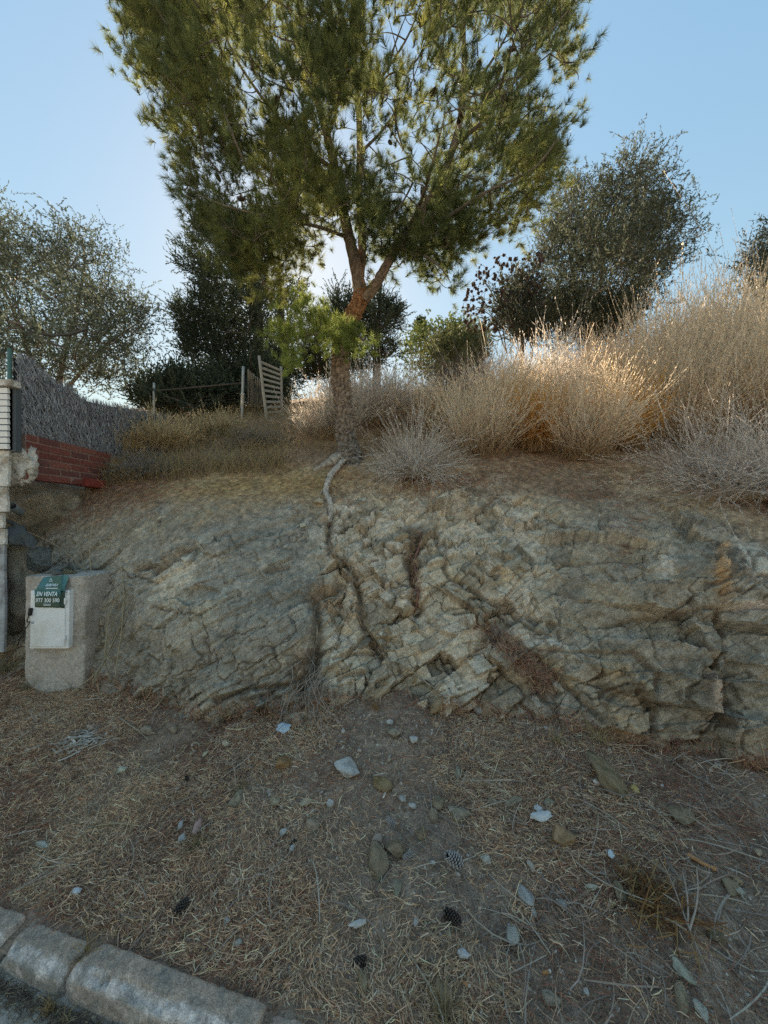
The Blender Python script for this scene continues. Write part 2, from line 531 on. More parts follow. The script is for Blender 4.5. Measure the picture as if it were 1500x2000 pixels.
m_rock = 1 - sstep(0.66, 0.88, VV + 0.17 * fbm(B, 2.6, 4, 40) - .06 * (PX > 640) * (PX < 1000))        # 1 rock .. 0 soil on top
left = 1 - sstep(560, 680, PX + 25 * warp * 2)
mid = sstep(590, 660, PX + 30 * warp) * (1 - sstep(1000, 1120, PX + 60 * warp))
right = sstep(980, 1120, PX + 60 * warp)

disp = 0.07 * fbm(B, 1.1, 3, 1) + 0.030 * fbm(B, 3.5, 4, 2)
# left boulder: bulge plus schistose ridges
bul = np.exp(-(((PX - 420) / 210) ** 2 + ((PY - 1230) / 190) ** 2))
disp += 0.12 * bul
Q = np.stack([U1 * 3.2, U2 * 15, B[:, 1] * 4], 1)
sch = fbm(Q + warp[:, None] * 1.2, 1.0, 4, 3, 0.6)
schr = 1 - np.abs(fbm(Q * np.array([0.7, 0.8, 1]) + 4 + warp[:, None], 1.0, 4, 13, 0.55)) * 2
disp += m_rock * left * (0.011 * sch + 0.007 * schr)
st = U2 * 3.4 + 0.9 * warp + 0.25 * warp2
fr = st - np.floor(st)
disp += m_rock * left * 0.009 * (fr ** 3 - 0.3) * sstep(-0.1, 0.4, fbm(B, 1.6, 2, 41))
# fractured middle: three joint sets cut the rock into angular blocks
def hsh(*k):
    z = np.zeros_like(k[0])
    k = list(k) + [z, z, z]
    return _hash(k[0].astype(np.int64), k[1].astype(np.int64), k[2].astype(np.int64), 7) / 4294967296.0
def joints(a1, a2, a3, fr, seed, off, slope, crack, cw, openp):
    n0 = np.zeros(len(B))
    s1 = a1 * fr[0] + .16 * warp; s1 = s1 + .5 * vnoise(np.stack([s1 * .85, n0 + seed, n0], 1), seed)
    i1 = np.floor(s1); f1 = s1 - i1
    s2 = a2 * fr[1] + hsh(i1, n0 + seed) * 9 + .14 * warp2 + .3 * (f1 - .5) * (hsh(i1, n0 + seed + 1) - .5); s2 = s2 + .55 * vnoise(np.stack([s2 * .8, i1 * 3.7, n0 + seed], 1), seed + 1)
    i2 = np.floor(s2); f2 = s2 - i2
    s3 = a3 * fr[2] + hsh(i1, i2, n0 + seed) * .6 + .12 * warp2
    i3 = np.floor(s3); f3 = s3 - i3
    idv = hsh(i1 + 1000 * seed, i2, i3)
    g = lambda m: np.mod(idv * m, 1) - .5
    h = g(37.7) * off + ((f1 - .5) / fr[0] * g(91.3) + (f2 - .5) / fr[1] * g(53.1) + (f3 - .5) / fr[2] * g(71.9)) * 2 * slope
    e = np.minimum(np.minimum(np.minimum(f1, 1 - f1) / fr[0], np.minimum(f2, 1 - f2) / fr[1]), np.minimum(f3, 1 - f3) / fr[2])
    h = h - crack * (1 - sstep(0, cw, e)) * (np.mod(idv * 17.3, 1) < openp)
    return h, e, idv
A3 = B[:, 0] * .72 - B[:, 2] * .66 + .3 * B[:, 1]
h1, e1, id1 = joints(U2, U1, A3, (4.6, 2.3, 1.9), 3, .062, .36, .028, .010, .5)
h2, e2, id2 = joints(U2 + .2 * U1, U1 - .3 * U2, A3 * .6 + B[:, 2] * .5, (12, 7.5, 6), 5, .030, .45, .012, .006, .4)
UR = B[:, 2] + .16 * B[:, 0] + .1 * B[:, 1]
h3, e3, id3 = joints(UR, B[:, 0] - .35 * B[:, 2], A3, (3.0, 1.5, 1.2), 9, .065, .34, .020, .009, .5)
h4, e4, id4 = joints(U2, U1, A3, (8, 2.4, 1.3), 13, .012, .10, .010, .006, .3)
midm = np.clip(mid + 0.30 * right * sstep(0.0, 0.5, warp) + 0.5 * left * sstep(1300, 1380, PY), 0, 1)
disp += m_rock * midm * (.85 * h1 + .9 * h2)
disp += m_rock * right * (.55 * h3 + 0.35 * h2)
disp += m_rock * left * (h4 * .75 + .32 * h2)
# right: level joints
lz = B[:, 2] * 4.2 + 0.5 * warp + 0.12 * warp2
lf = lz - np.floor(lz)
disp += m_rock * right * (0.026 * lf ** 2 - 0.012)
disp += m_rock * right * 0.018 * fbm(np.stack([B[:, 0] * 5, B[:, 1] * 3, B[:, 2] * 18], 1), 1.0, 4, 15, .6)
# a general roughness that survives everywhere
disp += 0.012 * fbm(B, 16, 4, 6, .6) + m_rock * 0.007 * fbm(B, 45, 3, 7, .6)

# cracks, hollows and ledges read off the photograph: (polyline, width px, depth m)
wob = 7 * fbm(B, 9, 3, 50)
CR = [
 ([(645, 1020), (640, 1075), (668, 1090), (690, 1120), (702, 1165), (705, 1215), (722, 1250), (748, 1285)], 7, 0.07),
 ([(615, 1170), (640, 1160), (665, 1135)], 9, 0.05),
 ([(615, 1180), (622, 1240), (612, 1300), (590, 1350)], 10, 0.08),
 ([(815, 1045), (800, 1090), (815, 1150), (812, 1190)], 10, 0.09),
 ([(845, 1035), (872, 1085), (866, 1105), (880, 1130), (925, 1160), (960, 1178), (1000, 1175)], 5, 0.04),
 ([(310, 1118), (340, 1100), (378, 1068)], 8, 0.06), ([(268, 1122), (300, 1106)], 5, 0.035),
 ([(520, 1120), (560, 1108)], 4, 0.03),
 ([(430, 1365), (500, 1345), (560, 1340)], 5, 0.035),
 ([(1398, 1205), (1404, 1260), (1396, 1300)], 5, 0.06),
 ([(1240, 1280), (1280, 1320), (1275, 1345)], 6, 0.035),
 ([(1240, 1350), (1280, 1390), (1280, 1440)], 6, 0.045),
 ([(1320, 1455), (1380, 1450), (1410, 1385)], 5, 0.04),
 ([(900, 1140), (1060, 1235)], 4, 0.025),
 ([(1010, 1250), (1120, 1350), (1180, 1410)], 6, 0.03),
 ([(1340, 1245), (1380, 1290), (1395, 1300)], 4, 0.03),
 ([(1005, 1083), (1120, 1086), (1300, 1085)], 3, 0.018),
 ([(990, 1267), (1150, 1270), (1240, 1276)], 3, 0.02),
 ([(1180, 1215), (1300, 1200), (1500, 1195)], 4, 0.022),
 ([(885, 1200), (930, 1200), (955, 1230)], 5, 0.03),
 ([(655, 1290), (700, 1275), (760, 1262)], 4, 0.03), ([(665, 1330), (720, 1310), (745, 1300)], 4, 0.025),
]
crk = np.zeros(len(B))
fine = np.zeros(len(B))
for k_, (q_, th_) in enumerate([(np.stack([U1 * 1.1, U2 * 2.6, B[:, 1]], 1), .030), (np.stack([B[:, 0] * 2.2 + .8 * B[:, 2], B[:, 1] * 1.2, B[:, 2] * .9], 1), .024), (np.stack([A3 * 2.4, B[:, 1], UR * 1.3], 1), .026)]):
    f_ = np.abs(fbm(q_ + .25 * np.stack([warp2, -warp2, warp], 1), 1.0, 4, 700 + 9 * k_, .55))
    m_ = sstep(-.05, .25, fbm(B, 1.6, 2, 720 + k_))          # cracks run out
    fine = np.maximum(fine, (1 - sstep(th_ * .25, th_, f_)) * m_)
disp -= .011 * fine * m_rock
for pts, w, dp in CR:
    d = seg_dist(PX + wob, PY + wob * 0.7, pts)
    g = np.exp(-(d / w) ** 2)
    disp -= dp * g
    crk = np.maximum(crk, g)
# raised slabs (polygon, rise, edge px)
SL = [
 ([(1140, 1275), (1230, 1285), (1275, 1345), (1300, 1400), (1240, 1370), (1180, 1350)], 0.05, 14),
 ([(1175, 1360), (1260, 1385), (1275, 1450), (1190, 1430)], 0.06, 12),
 ([(1375, 1318), (1400, 1312), (1398, 1395), (1368, 1398)], 0.035, 5),
 ([(645, 1265), (700, 1270), (690, 1310), (640, 1310)], 0.03, 6),
 ([(680, 1120), (698, 1125), (700, 1200), (675, 1225), (665, 1170)], 0.06, 6),
 ([(840, 1200), (935, 1198), (925, 1235), (890, 1250), (860, 1240)], 0.05, 6),
 ([(570, 1270), (612, 1180), (618, 1240), (600, 1310), (575, 1340)], 0.05, 8),
 ([(640, 1085), (668, 1100), (655, 1150), (620, 1160), (600, 1150)], 0.05, 8),
 ([(1390, 1080), (1500, 1080), (1500, 1190), (1400, 1195)], 0.04, 8),
 ([(830, 1325), (870, 1330), (905, 1385), (860, 1385)], 0.05, 8),
]
slm = []
for poly, rise, ed in SL:
    ins = in_poly(PX + wob, PY + wob * 0.6, poly)
    d = seg_dist(PX + wob, PY + wob * 0.6, poly + poly[:1])
    g = np.where(ins, sstep(0, ed, d), 0)
    disp += rise * g
    slm.append(g)
# top soil is softer
soft = sstep(0.72, 1.0, VV)
disp = disp * (1 - 0.45 * soft) + soft * 0.02 * fbm(B, 5, 3, 60)
far = sstep(1.05, 1.3, VV)
disp = disp * (1 - far) + far * 0.12 * fbm(B, 1.2, 3, 61)

RP = B + Nn * disp[:, None]
lat = fbm(B, 7, 3, 70) * 0.015 * (1 - far)
RP[:, 0] += lat

# ---- colours of the rock and soil
def C3(*v): return np.array(v, float)
n_a = fbm(B, 3.0, 5, 200)[:, None]; n_b = fbm(B, 9.0, 4, 210)[:, None]; n_c = fbm(B, 28, 3, 220)[:, None]
grey = C3(0.305, 0.285, 0.235); dark = C3(0.165, 0.158, 0.128); tan = C3(0.40, 0.335, 0.225); pale = C3(0.60, 0.57, 0.47)
ochre = C3(0.40, 0.27, 0.12); earth = C3(0.31, 0.235, 0.14); rust = C3(0.27, 0.15, 0.07); brown = C3(0.20, 0.14, 0.10)
L_, M_, R_ = left[:, None], mid[:, None], right[:, None]
def mix(a, b, t): return a * (1 - t) + b * t
c = np.repeat(grey[None], len(B), 0)
c = mix(c, C3(0.50, 0.455, 0.35), M_ * 0.9)
c = mix(c, C3(0.285, 0.265, 0.21), R_ * 0.7)
c = mix(c, tan, np.clip(n_a * 1.6, 0, 1) * (0.25 + 0.35 * M_ + 0.45 * R_))
c = mix(c, dark, np.clip(-n_a * 1.5 - 0.1, 0, 1) * (0.35 + 0.4 * R_))
idm = (id1[:, None] - .5); idn = (id2[:, None] - .5)
c = c * (1 + (0.7 * idm + 0.45 * idn) * M_ + 0.35 * idm * R_)
c = mix(c, ochre, np.clip(n_b * 2 - 0.5, 0, 1) * (0.25 * M_ + 0.18 * R_ + 0.06))
# schist streaks
c = c * (1 + 0.16 * sch[:, None] * L_ + 0.12 * sch[:, None])
# lichen and quartz
lich = sstep(0.42, 0.62, fbm(B, 11, 4, 230, .65) * 0.75 + 0.28 * fbm(B, 2.0, 2, 231) + 0.12 * mid)[:, None]
c = mix(c, pale, lich * 0.62 * m_rock[:, None])
chalk = (sstep(.10, .24, fbm(B, 3.6, 4, 233)) * sstep(-.15, .05, fbm(B, 15, 4, 234, .7)) * np.clip(mid + .35 * right + .2 * left, 0, 1))[:, None]
c = mix(c, C3(.66, .63, .54), chalk * .75 * m_rock[:, None])
def blob(x, y, rx, ry, rot=0.0):
    cr, sr = math.cos(rot), math.sin(rot)
    dx, dy = PX - x, PY - y
    u, v = (dx * cr + dy * sr) / rx, (-dx * sr + dy * cr) / ry
    return np.exp(-(u * u + v * v))
spk = sstep(-0.15, 0.35, fbm(B, 20, 3, 240, .7))
for x, y, rx, ry, rot, cc, s in [
    (345, 1140, 30, 55, 0.5, pale * 1.05, .75), (385, 1080, 22, 16, -.5, C3(.34, .38, .36), .7), (410, 1205, 25, 18, -.4, C3(.36, .33, .22), .6),
    (670, 1262, 26, 20, .6, C3(.55, .58, .55), .95), (672, 1290, 34, 16, 0, C3(.45, .50, .47), .9), (690, 1170, 14, 40, .1, C3(.52, .48, .40), .9),
    (690, 1215, 12, 26, .2, C3(.46, .42, .33), .8), (640, 1175, 26, 26, 0, rust, .8), (590, 1290, 14, 40, .15, C3(.22, .13, .07), .7),
    (775, 1110, 36, 40, 0, C3(.42, .41, .34), .6), (860, 1000, 44, 20, -.3, C3(.40, .39, .33), .7), (930, 1035, 26, 10, .4, C3(.5, .5, .46), .8),
    (890, 1225, 40, 16, 0, C3(.44, .44, .40), .75), (810, 1120, 14, 55, 0, rust * .8, .8), (985, 1120, 30, 34, 0, C3(.36, .29, .17), .7),
    (880, 1120, 34, 44, 0, C3(.30, .27, .18), .6), (1060, 1255, 55, 16, .2, C3(.50, .52, .50), .7), (1400, 1130, 14, 60, .15, C3(.42, .27, .13), .85),
    (1460, 1120, 34, 40, 0, C3(.50, .53, .50), .8), (1460, 1192, 40, 7, 0, C3(.55, .55, .55), .9), (1205, 1320, 60, 34, .6, C3(.31, .27, .19), .85),
    (1220, 1405, 46, 34, .3, C3(.32, .25, .16), .85), (1386, 1355, 12, 40, .05, C3(.42, .33, .26), .9), (1300, 1110, 14, 26, .1, C3(.48, .47, .43), .7),
    (1340, 1060, 70, 10, .08, C3(.42, .40, .34), .6), (1170, 1155, 20, 14, .3, C3(.36, .31, .19), .7), (1220, 1170, 30, 14, .3, C3(.36, .32, .22), .6),
    (1310, 1180, 34, 26, .2, C3(.34, .33, .30), .7), (850, 1360, 40, 18, .6, C3(.34, .36, .31), .8), (1050, 1390, 50, 18, .4, C3(.28, .29, .27), .7),
    (930, 1385, 14, 16, 0, C3(.55, .52, .45), .9), (545, 1375, 60, 22, -.1, C3(.22, .235, .215), .7), (700, 1370, 60, 30, 0, C3(.24, .26, .235), .6),
    (720, 1330, 60, 36, 0, C3(.26, .275, .245), .5), (1100, 1320, 60, 18, .65, C3(.30, .25, .15), .7), (350, 1020, 150, 24, -.3, C3(.27, .235, .155), .55)]:
    g = (blob(x, y, rx, ry, rot) * s * (0.45 + 0.55 * spk) * 1.15).clip(0, 1)[:, None]
    c = mix(c, np.asarray(cc) * np.array([1.38, 1.3, 1.2]), g)
# soil in the cracks
seam = np.maximum(crk, (1 - sstep(0.002, 0.016, e1)) * mid * 0.5)[:, None]
c = mix(c, C3(0.15, 0.105, 0.065), seam * 0.6)
c = mix(c, C3(0.11, 0.085, 0.06), (fine * m_rock * .7)[:, None])
# veins: thin pale lines
vein = (1 - sstep(0.0, 0.018, np.abs(fbm(np.stack([U1 * 1.3, U2 * 3.0, B[:, 1]], 1), 1.0, 3, 250) - 0.12)))[:, None]
c = mix(c, pale * 0.9, vein * 0.5 * m_rock[:, None])
# earth and litter on the upper bank
ms = (1 - m_rock)[:, None]
soilc = mix(earth * 1.15, tan * 0.95, np.clip(0.5 + n_a * 1.2, 0, 1))
litm = np.clip(0.5 + 1.6 * fbm(B, 1.7, 3, 260) + sstep(850, 1150, PX) * 0.3 + (sstep(0.93, 1.05, VV) - 0.4), 0, 1)[:, None]
soilc = mix(soilc, brown, litm * 0.75)
soilc = mix(soilc, C3(0.38, 0.28, 0.12), (blob(470, 950, 170, 24, -.08) * .75 + blob(620, 950, 60, 30) * .4)[:, None])
c = mix(c, soilc * (1 + 0.5 * n_c), ms)
# a strip of brown litter lodged on the ledge
c = mix(c, brown, (np.exp(-(seg_dist(PX + wob * 2, PY + wob, [(960, 1235), (1010, 1275), (1060, 1325)]) / 20) ** 2) * 0.85)[:, None])
c = c * (1 + 0.22 * n_b + 0.18 * n_c)
c = c * mix(np.array([1.40, 1.22, 1.11])[None], np.array([1.30, 1.20, 1.14])[None], L_ * m_rock[:, None])
c = c / np.maximum(1, c.max(1, keepdims=True) / .74)
c = np.clip(c, 0.015, 0.8)

idx = np.arange(NU * len(vs)).reshape(NU, len(vs))
def sub_grid(j0, j1):
    s = idx[:, j0:j1]
    used = s.ravel()
    r = np.arange(used.size).reshape(s.shape)
    q = np.stack([r[:-1, :-1], r[1:, :-1], r[1:, 1:], r[:-1, 1:]], -1).reshape(-1, 4)
    return RP[used], q, c[used]
JS = int(NV1 * 0.93)
v_, q_, c_ = sub_grid(0, JS + 1)
rock = link('rock_face', make_mesh('rock_face', v_, [q_], M_ROCK, c_, False)); rock['kind'] = 'structure'
v_, q_, c_ = sub_grid(JS, len(vs))
hill = link('hillside', make_mesh('hillside', v_, [q_], M_SOIL, c_, True)); hill['kind'] = 'structure'
RPg = RP.reshape(NU, len(vs), 3)
Ng = Nn.reshape(NU, len(vs), 3)

def bank_at(px, py):
    """point on the displaced bank seen nearest to pixel (px,py)"""
    i = int(np.argmin(np.abs(pxs - px)))
    p = RPg[i]
    yy = 1000 - (p[:, 2] - CAMZ) / p[:, 1] * F
    j = int(np.argmin(np.abs(yy[:NV1 + 6] - py)))
    return p[j].copy(), Ng[i, j].copy()

# ------------------------------------------------------------------ stones
def ico(sub):
    bm = bmesh.new(); bmesh.ops.create_icosphere(bm, subdivisions=sub, radius=1.0)
    bm.verts.ensure_lookup_table()
    V = np.array([v.co[:] for v in bm.verts]); Fc = np.array([[v.index for v in f.verts] for f in bm.faces])
    bm.free(); return V, Fc
ICO2, ICO3, ICO4 = ico(2), ico(3), ico(4)
def stone_geo(seed, nfac=14, base=ICO3, rough=0.03, keep=(0.55, 0.95)):
    r = np.random.default_rng(seed)
    V, Fc = base
    n = nrm(r.normal(size=(nfac, 3)))
    h = r.uniform(*keep, nfac)
    dots = V @ n.T
    rad = np.min(np.where(dots > 0.05, h / np.maximum(dots, 0.05), 9), axis=1)
    rad = np.minimum(rad, 1.25)
    W = V * rad[:, None]
    W = W + V * (fbm(W + seed, 2.5, 3, seed % 97) * rough * 2 + fbm(W + seed, 9, 2, seed % 89) * rough)[:, None]
    return W, Fc
STONE_MESH = {}
def stone_mesh(seed, colr, big=False, nf=15, rg=.016):
    W, Fc = stone_geo(seed, nf, ICO4 if big else ICO3, rg, (.50, .88))
    n = fbm(W + seed, 2.2, 4, seed % 53)[:, None]; n2 = fbm(W + seed, 7, 3, seed % 31)[:, None]
    cc = np.asarray(colr) * (1 + 0.4 * n + 0.35 * n2)
    cc = mix(cc, np.asarray(colr) * 0.55 + np.array([0.02, 0.012, 0.0]), np.clip(-n * 2 - .1, 0, 1))
    dust = (sstep(-.2, .5, n2 + n) * .55)
    cc = mix(cc, np.array([.40, .32, .24]), dust * .45)
    return make_mesh('stone', W, [Fc], M_STONE, np.clip(cc, 0.02, .85))

GREY = (0.17, 0.175, 0.16); GBLUE = (0.24, 0.29, 0.31); TANC = (0.26, 0.22, 0.16); WHT = (0.62, 0.64, 0.66); DGR = (0.10, 0.105, 0.095); OLV = (0.17, 0.15, 0.10)
STONES = [  # px, py, width px, height px, rotation deg, colour, label, big
 (556, 1488, 50, 34, -28, (0.20, 0.15, 0.085), 'brown tilted stone lying right of the grey twigs below the rock crack', 1),
 (465, 1555, 30, 34, 10, (0.20, 0.22, 0.20), 'greenish grey stone standing in straw left of the brown tilted stone', 1),
 (683, 1497, 46, 46, -30, (0.72, 0.70, 0.64), 'white lichen covered slab of stone with a dark notch, mid slope', 1),
 (745, 1530, 50, 14, 42, (0.17, 0.155, 0.10), 'long narrow brown stone lying diagonally right of the white slab', 0),
 (600, 1392, 42, 26, -15, (0.21, 0.20, 0.15), 'olive stone resting at the rock foot beside the hanging twigs', 1),
 (648, 1384, 20, 12, 0, (0.20, 0.215, 0.19), 'small grey stone close against the rock foot under the pale slab', 0),
 (808, 1447, 18, 15, 0, (0.60, 0.60, 0.54), 'round white rimmed stone below the rock foot', 0),
 (935, 1380, 28, 30, 0, (0.58, 0.56, 0.50), 'white rounded stone at the rock foot beside the green slab', 1),
 (955, 1392, 14, 12, 0, (0.52, 0.50, 0.46), 'small pale stone right beside the white rounded stone at the rock foot', 0),
 (762, 1412, 14, 10, 0, WHT, 'small white stone on bare earth above the round rimmed stone', 0),
 (770, 1432, 30, 18, 20, (0.24, 0.25, 0.23), 'flat grey chip just below the small white stone on bare earth', 0),
 (740, 1680, 46, 58, 10, (0.16, 0.16, 0.135), 'large flat dark grey slab lying in the litter below the pine cones', 1),
 (768, 1655, 34, 30, 0, (0.17, 0.16, 0.13), 'brownish stone resting against the top of the flat dark slab', 1),
 (737, 1640, 22, 22, 30, (0.26, 0.26, 0.27), 'mottled grey stone left of the brownish stone above the flat slab', 0),
 (776, 1735, 20, 26, 10, (0.24, 0.275, 0.25), 'pale green stone below the flat dark slab', 0),
 (902, 1588, 40, 28, -10, (0.20, 0.225, 0.215), 'flat blue grey stone among straw right of the rubble', 1),
 (853, 1566, 22, 30, 20, (0.18, 0.18, 0.15), 'upright dark stone left of the flat blue grey stone', 0),
 (845, 1592, 18, 22, 10, (0.19, 0.19, 0.165), 'dark stone just under the upright dark stone', 0),
 (822, 1628, 34, 24, -30, (0.15, 0.145, 0.115), 'brown stone half sunk in litter above the large pine cone', 0),
 (895, 1510, 12, 34, 8, (0.20, 0.225, 0.215), 'thin upright blue grey splinter of stone', 0),
 (966, 1570, 20, 18, 0, (0.20, 0.215, 0.20), 'grey stone right of the flat blue grey stone', 0),
 (1000, 1568, 34, 14, -10, (0.20, 0.225, 0.215), 'low long grey stone left of the white crumpled tissue', 0),
 (1072, 1570, 22, 16, 10, (0.19, 0.215, 0.205), 'grey stone directly above the white crumpled tissue', 0),
 (1098, 1630, 54, 40, 20, (0.27, 0.225, 0.16), 'tan angular stone with a dark overhang beside the white tissue', 1),
 (1340, 1592, 44, 34, 10, (0.18, 0.175, 0.14), 'grey brown stone alone on the right slope below the rock', 1),
 (1195, 1515, 56, 80, -25, (0.15, 0.14, 0.10), 'broad earthy slab half buried in the slope on the right', 1),
 (1240, 1545, 16, 14, 0, (0.36, 0.34, 0.16), 'small yellowish stone beside the half buried slab', 0),
 (948, 1680, 20, 18, 0, (0.40, 0.48, 0.50), 'pale blue angular stone right of the large pine cone', 0),
 (1037, 1693, 14, 20, -30, (0.36, 0.38, 0.40), 'narrow light grey stone above the blue mottled stone', 0),
 (1022, 1745, 28, 34, -30, (0.38, 0.47, 0.54), 'blue and white mottled stone in straw at the right', 0),
 (1000, 1823, 26, 30, 30, (0.38, 0.43, 0.48), 'blue grey broken stone below the blue mottled stone', 0),
 (1338, 1900, 26, 40, -18, (0.30, 0.38, 0.38), 'teal pointed leaf shaped stone near the lower right', 1),
 (1335, 1950, 20, 50, 30, (0.24, 0.25, 0.21), 'long olive stone below the teal pointed stone', 0),
 (1368, 1970, 24, 34, -10, (0.50, 0.50, 0.48), 'white grey broken stone lowest beside the long olive stone', 0),
 (1075, 1950, 40, 20, 25, (0.25, 0.27, 0.26), 'grey stone with a pale edge near the bottom', 0),
 (870, 1945, 30, 36, -25, (0.23, 0.21, 0.16), 'tan grey stone near the bottom below the orange filter', 1),
 (710, 1915, 28, 34, 0, (0.22, 0.22, 0.17), 'olive grey stone with a dark pine cone on its upper end', 0),
 (1212, 1748, 26, 26, 0, (0.19, 0.20, 0.17), 'dark grey stone left of the rusty dead sprig', 0),
 (1425, 1730, 40, 26, 20, (0.18, 0.18, 0.15), 'dark flat stone at the right edge beyond the orange splinter', 1),
 (1440, 1722, 16, 14, 0, (0.30, 0.27, 0.20), 'tan stone on top of the dark flat stone at the right edge', 0),
 (1447, 1745, 16, 16, 0, (0.42, 0.44, 0.45), 'white edged stone below the dark flat stone at the right edge', 0),
 (1480, 1668, 16, 14, 0, (0.35, 0.34, 0.31), 'pale pebble at the far right above the dark flat stone', 0),
 (1398, 1830, 34, 24, 40, (0.17, 0.17, 0.14), 'dark wedge of stone right of the grey branched twig', 0),
 (352, 1615, 14, 16, 0, WHT, 'white pebble, upper of two lying beside the pink scrap', 0),
 (356, 1640, 18, 12, -20, WHT, 'white pebble, lower of two lying beside the pink scrap', 0),
 (552, 1627, 14, 13, 0, (0.55, 0.55, 0.60), 'white pebble alone in straw at mid slope', 0),
 (571, 1660, 14, 12, 0, WHT, 'white pebble next to a dark cone fragment', 0),
 (443, 1800, 13, 12, 0, (0.6, 0.62, 0.66), 'tiny white pebble right of the dark pine cone near the kerb', 0),
 (464, 1845, 14, 12, 0, (0.62, 0.58, 0.50), 'cream pebble in straw above the long kerbstone', 0),
 (846, 1688, 12, 9, 0, (0.75, 0.75, 0.72), 'bright white chip between the two clusters of pine cones', 0),
 (812, 1803, 11, 11, 0, (0.62, 0.62, 0.62), 'tiny white pebble left of the black pine cone', 0),
 (1042, 1788, 12, 11, 0, (0.60, 0.58, 0.52), 'cream pebble just below the blue mottled stone', 0),
 (1098, 1768, 20, 15, 20, (0.52, 0.50, 0.54), 'pale lilac stone right of the blue mottled stone', 0),
 (1155, 1735, 20, 13, 20, (0.44, 0.42, 0.42), 'small pinkish grey stone left of the dark grey stone', 0),
 (787, 1563, 15, 14, 0, (0.62, 0.60, 0.60), 'white stone fragment above the topmost pine cone', 0),
 (806, 1578, 15, 10, 0, (0.60, 0.64, 0.64), 'pale stone chip right of the white fragment above the cones', 0),
 (645, 1573, 15, 13, 0, (0.50, 0.54, 0.60), 'bluish white pebble mid slope below the white slab', 0),
 (597, 1570, 26, 12, -10, (0.34, 0.37, 0.34), 'flat pale green stone left of the bluish white pebble', 0),
 (612, 1610, 28, 26, 0, (0.24, 0.24, 0.23), 'grey stone half covered by straw below the flat pale green stone', 0),
 (536, 1568, 28, 18, 0, (0.23, 0.245, 0.215), 'mossy grey stone right of the standing greenish stone', 0),
 (440, 1455, 18, 13, 0, (0.30, 0.32, 0.28), 'small grey green stone on the slope below the boulder', 0),
 (400, 1475, 12, 10, 0, (0.44, 0.44, 0.38), 'cream pebble left of the brown tilted stone', 0),
 (340, 1428, 16, 12, 0, (0.23, 0.23, 0.21), 'round grey stone below the foot of the boulder at left', 0),
 (290, 1430, 28, 14, 15, (0.18, 0.19, 0.18), 'dark slate chip under the leaning pale stick', 0),
 (85, 1655, 30, 14, 10, (0.46, 0.46, 0.48), 'pale stone in straw near the left edge', 0),
 (238, 1505, 28, 14, 10, (0.42, 0.43, 0.42), 'pale flat stone below the white torn rag', 0),
 (590, 1030, 18, 9, 0, (0.38, 0.43, 0.41), 'pale stone lying on the earth bank left of the hanging root', 0),
 (622, 985, 22, 18, 10, (0.27, 0.28, 0.24), 'grey stone wedged against the hanging root', 0),
]
for i, (px, py, w, h, rot, cc, lab, big) in enumerate(STONES):
    nv = None
    if py < 1350 and not (900 < px < 970): p, nv = bank_at(px, py)
    else:
        p = ground_at(px, py + h * 0.25)
    d = p[1]; s = d / F
    me = stone_mesh(300 + i * 7, np.minimum(np.array(cc) * .95 * [2.15, 1.66, 1.28] + [.03, .022, .012], [.74, .71, .66]), bool(big))
    rx = w * 0.55 * s; ry = max(h * 0.62 * s, 0.5 * rx); rz = min(rx, ry) * (0.55 if w * h > 700 else 0.75)
    o = link('stone' if w * h > 330 else 'pebble', me, None, p + np.array([0, 0, rz * 0.36 + .008]),
             (math.radians(18) + rng.normal() * .12, rng.normal() * .15, math.radians(-rot)), (rx, ry, rz))
    tag(o, lab, 'stone' if w * h > 330 else 'pebble', 'loose stones on the slope')

# blocks standing proud in the broken part of the face
bm_var = [stone_mesh(900 + k, np.array(cc) * [1.9, 1.6, 1.4], False, 13, .012) for k, cc in enumerate([(0.24, 0.225, 0.175), (0.29, 0.265, 0.20), (0.20, 0.20, 0.17), (0.34, 0.325, 0.27), (0.26, 0.215, 0.14), (0.23, 0.245, 0.215)])]
BLK = [(640, 960, 1060, 1400)]
r2 = np.random.default_rng(5)
k = 0; tries = 0; placed = []
broken = [(690, 970), (820, 965), (960, 985), (1010, 1060), (1030, 1180), (1000, 1240), (900, 1330), (900, 1380), (760, 1370), (640, 1375), (600, 1340), (650, 1240), (720, 1250), (700, 1120), (670, 1060)]
while k < 70 and tries < 4000:
    tries += 1
    px, py = r2.uniform(590, 1040), r2.uniform(965, 1385)
    w = r2.choice([12, 16, 20, 26, 34, 42], p=[.24, .24, .2, .15, .11, .06])
    if not in_poly(np.array([px]), np.array([py]), broken)[0]: continue
    if any((px - a) ** 2 + (py - b) ** 2 < (0.42 * (w + ww)) ** 2 for a, b, ww in placed): continue
    placed.append((px, py, w))
    p, nv = bank_at(px, py)
    s = p[1] / F * w * 0.6
    o = link('rock_block', bm_var[int(r2.integers(6))], rock, p - nv * s * 0.30,
             (r2.normal() * .5, math.radians(-38) + r2.normal() * .35, r2.normal() * .5), (s * r2.uniform(1.0, 1.7), s * r2.uniform(.5, .8), s * r2.uniform(.45, .85)))
    k += 1

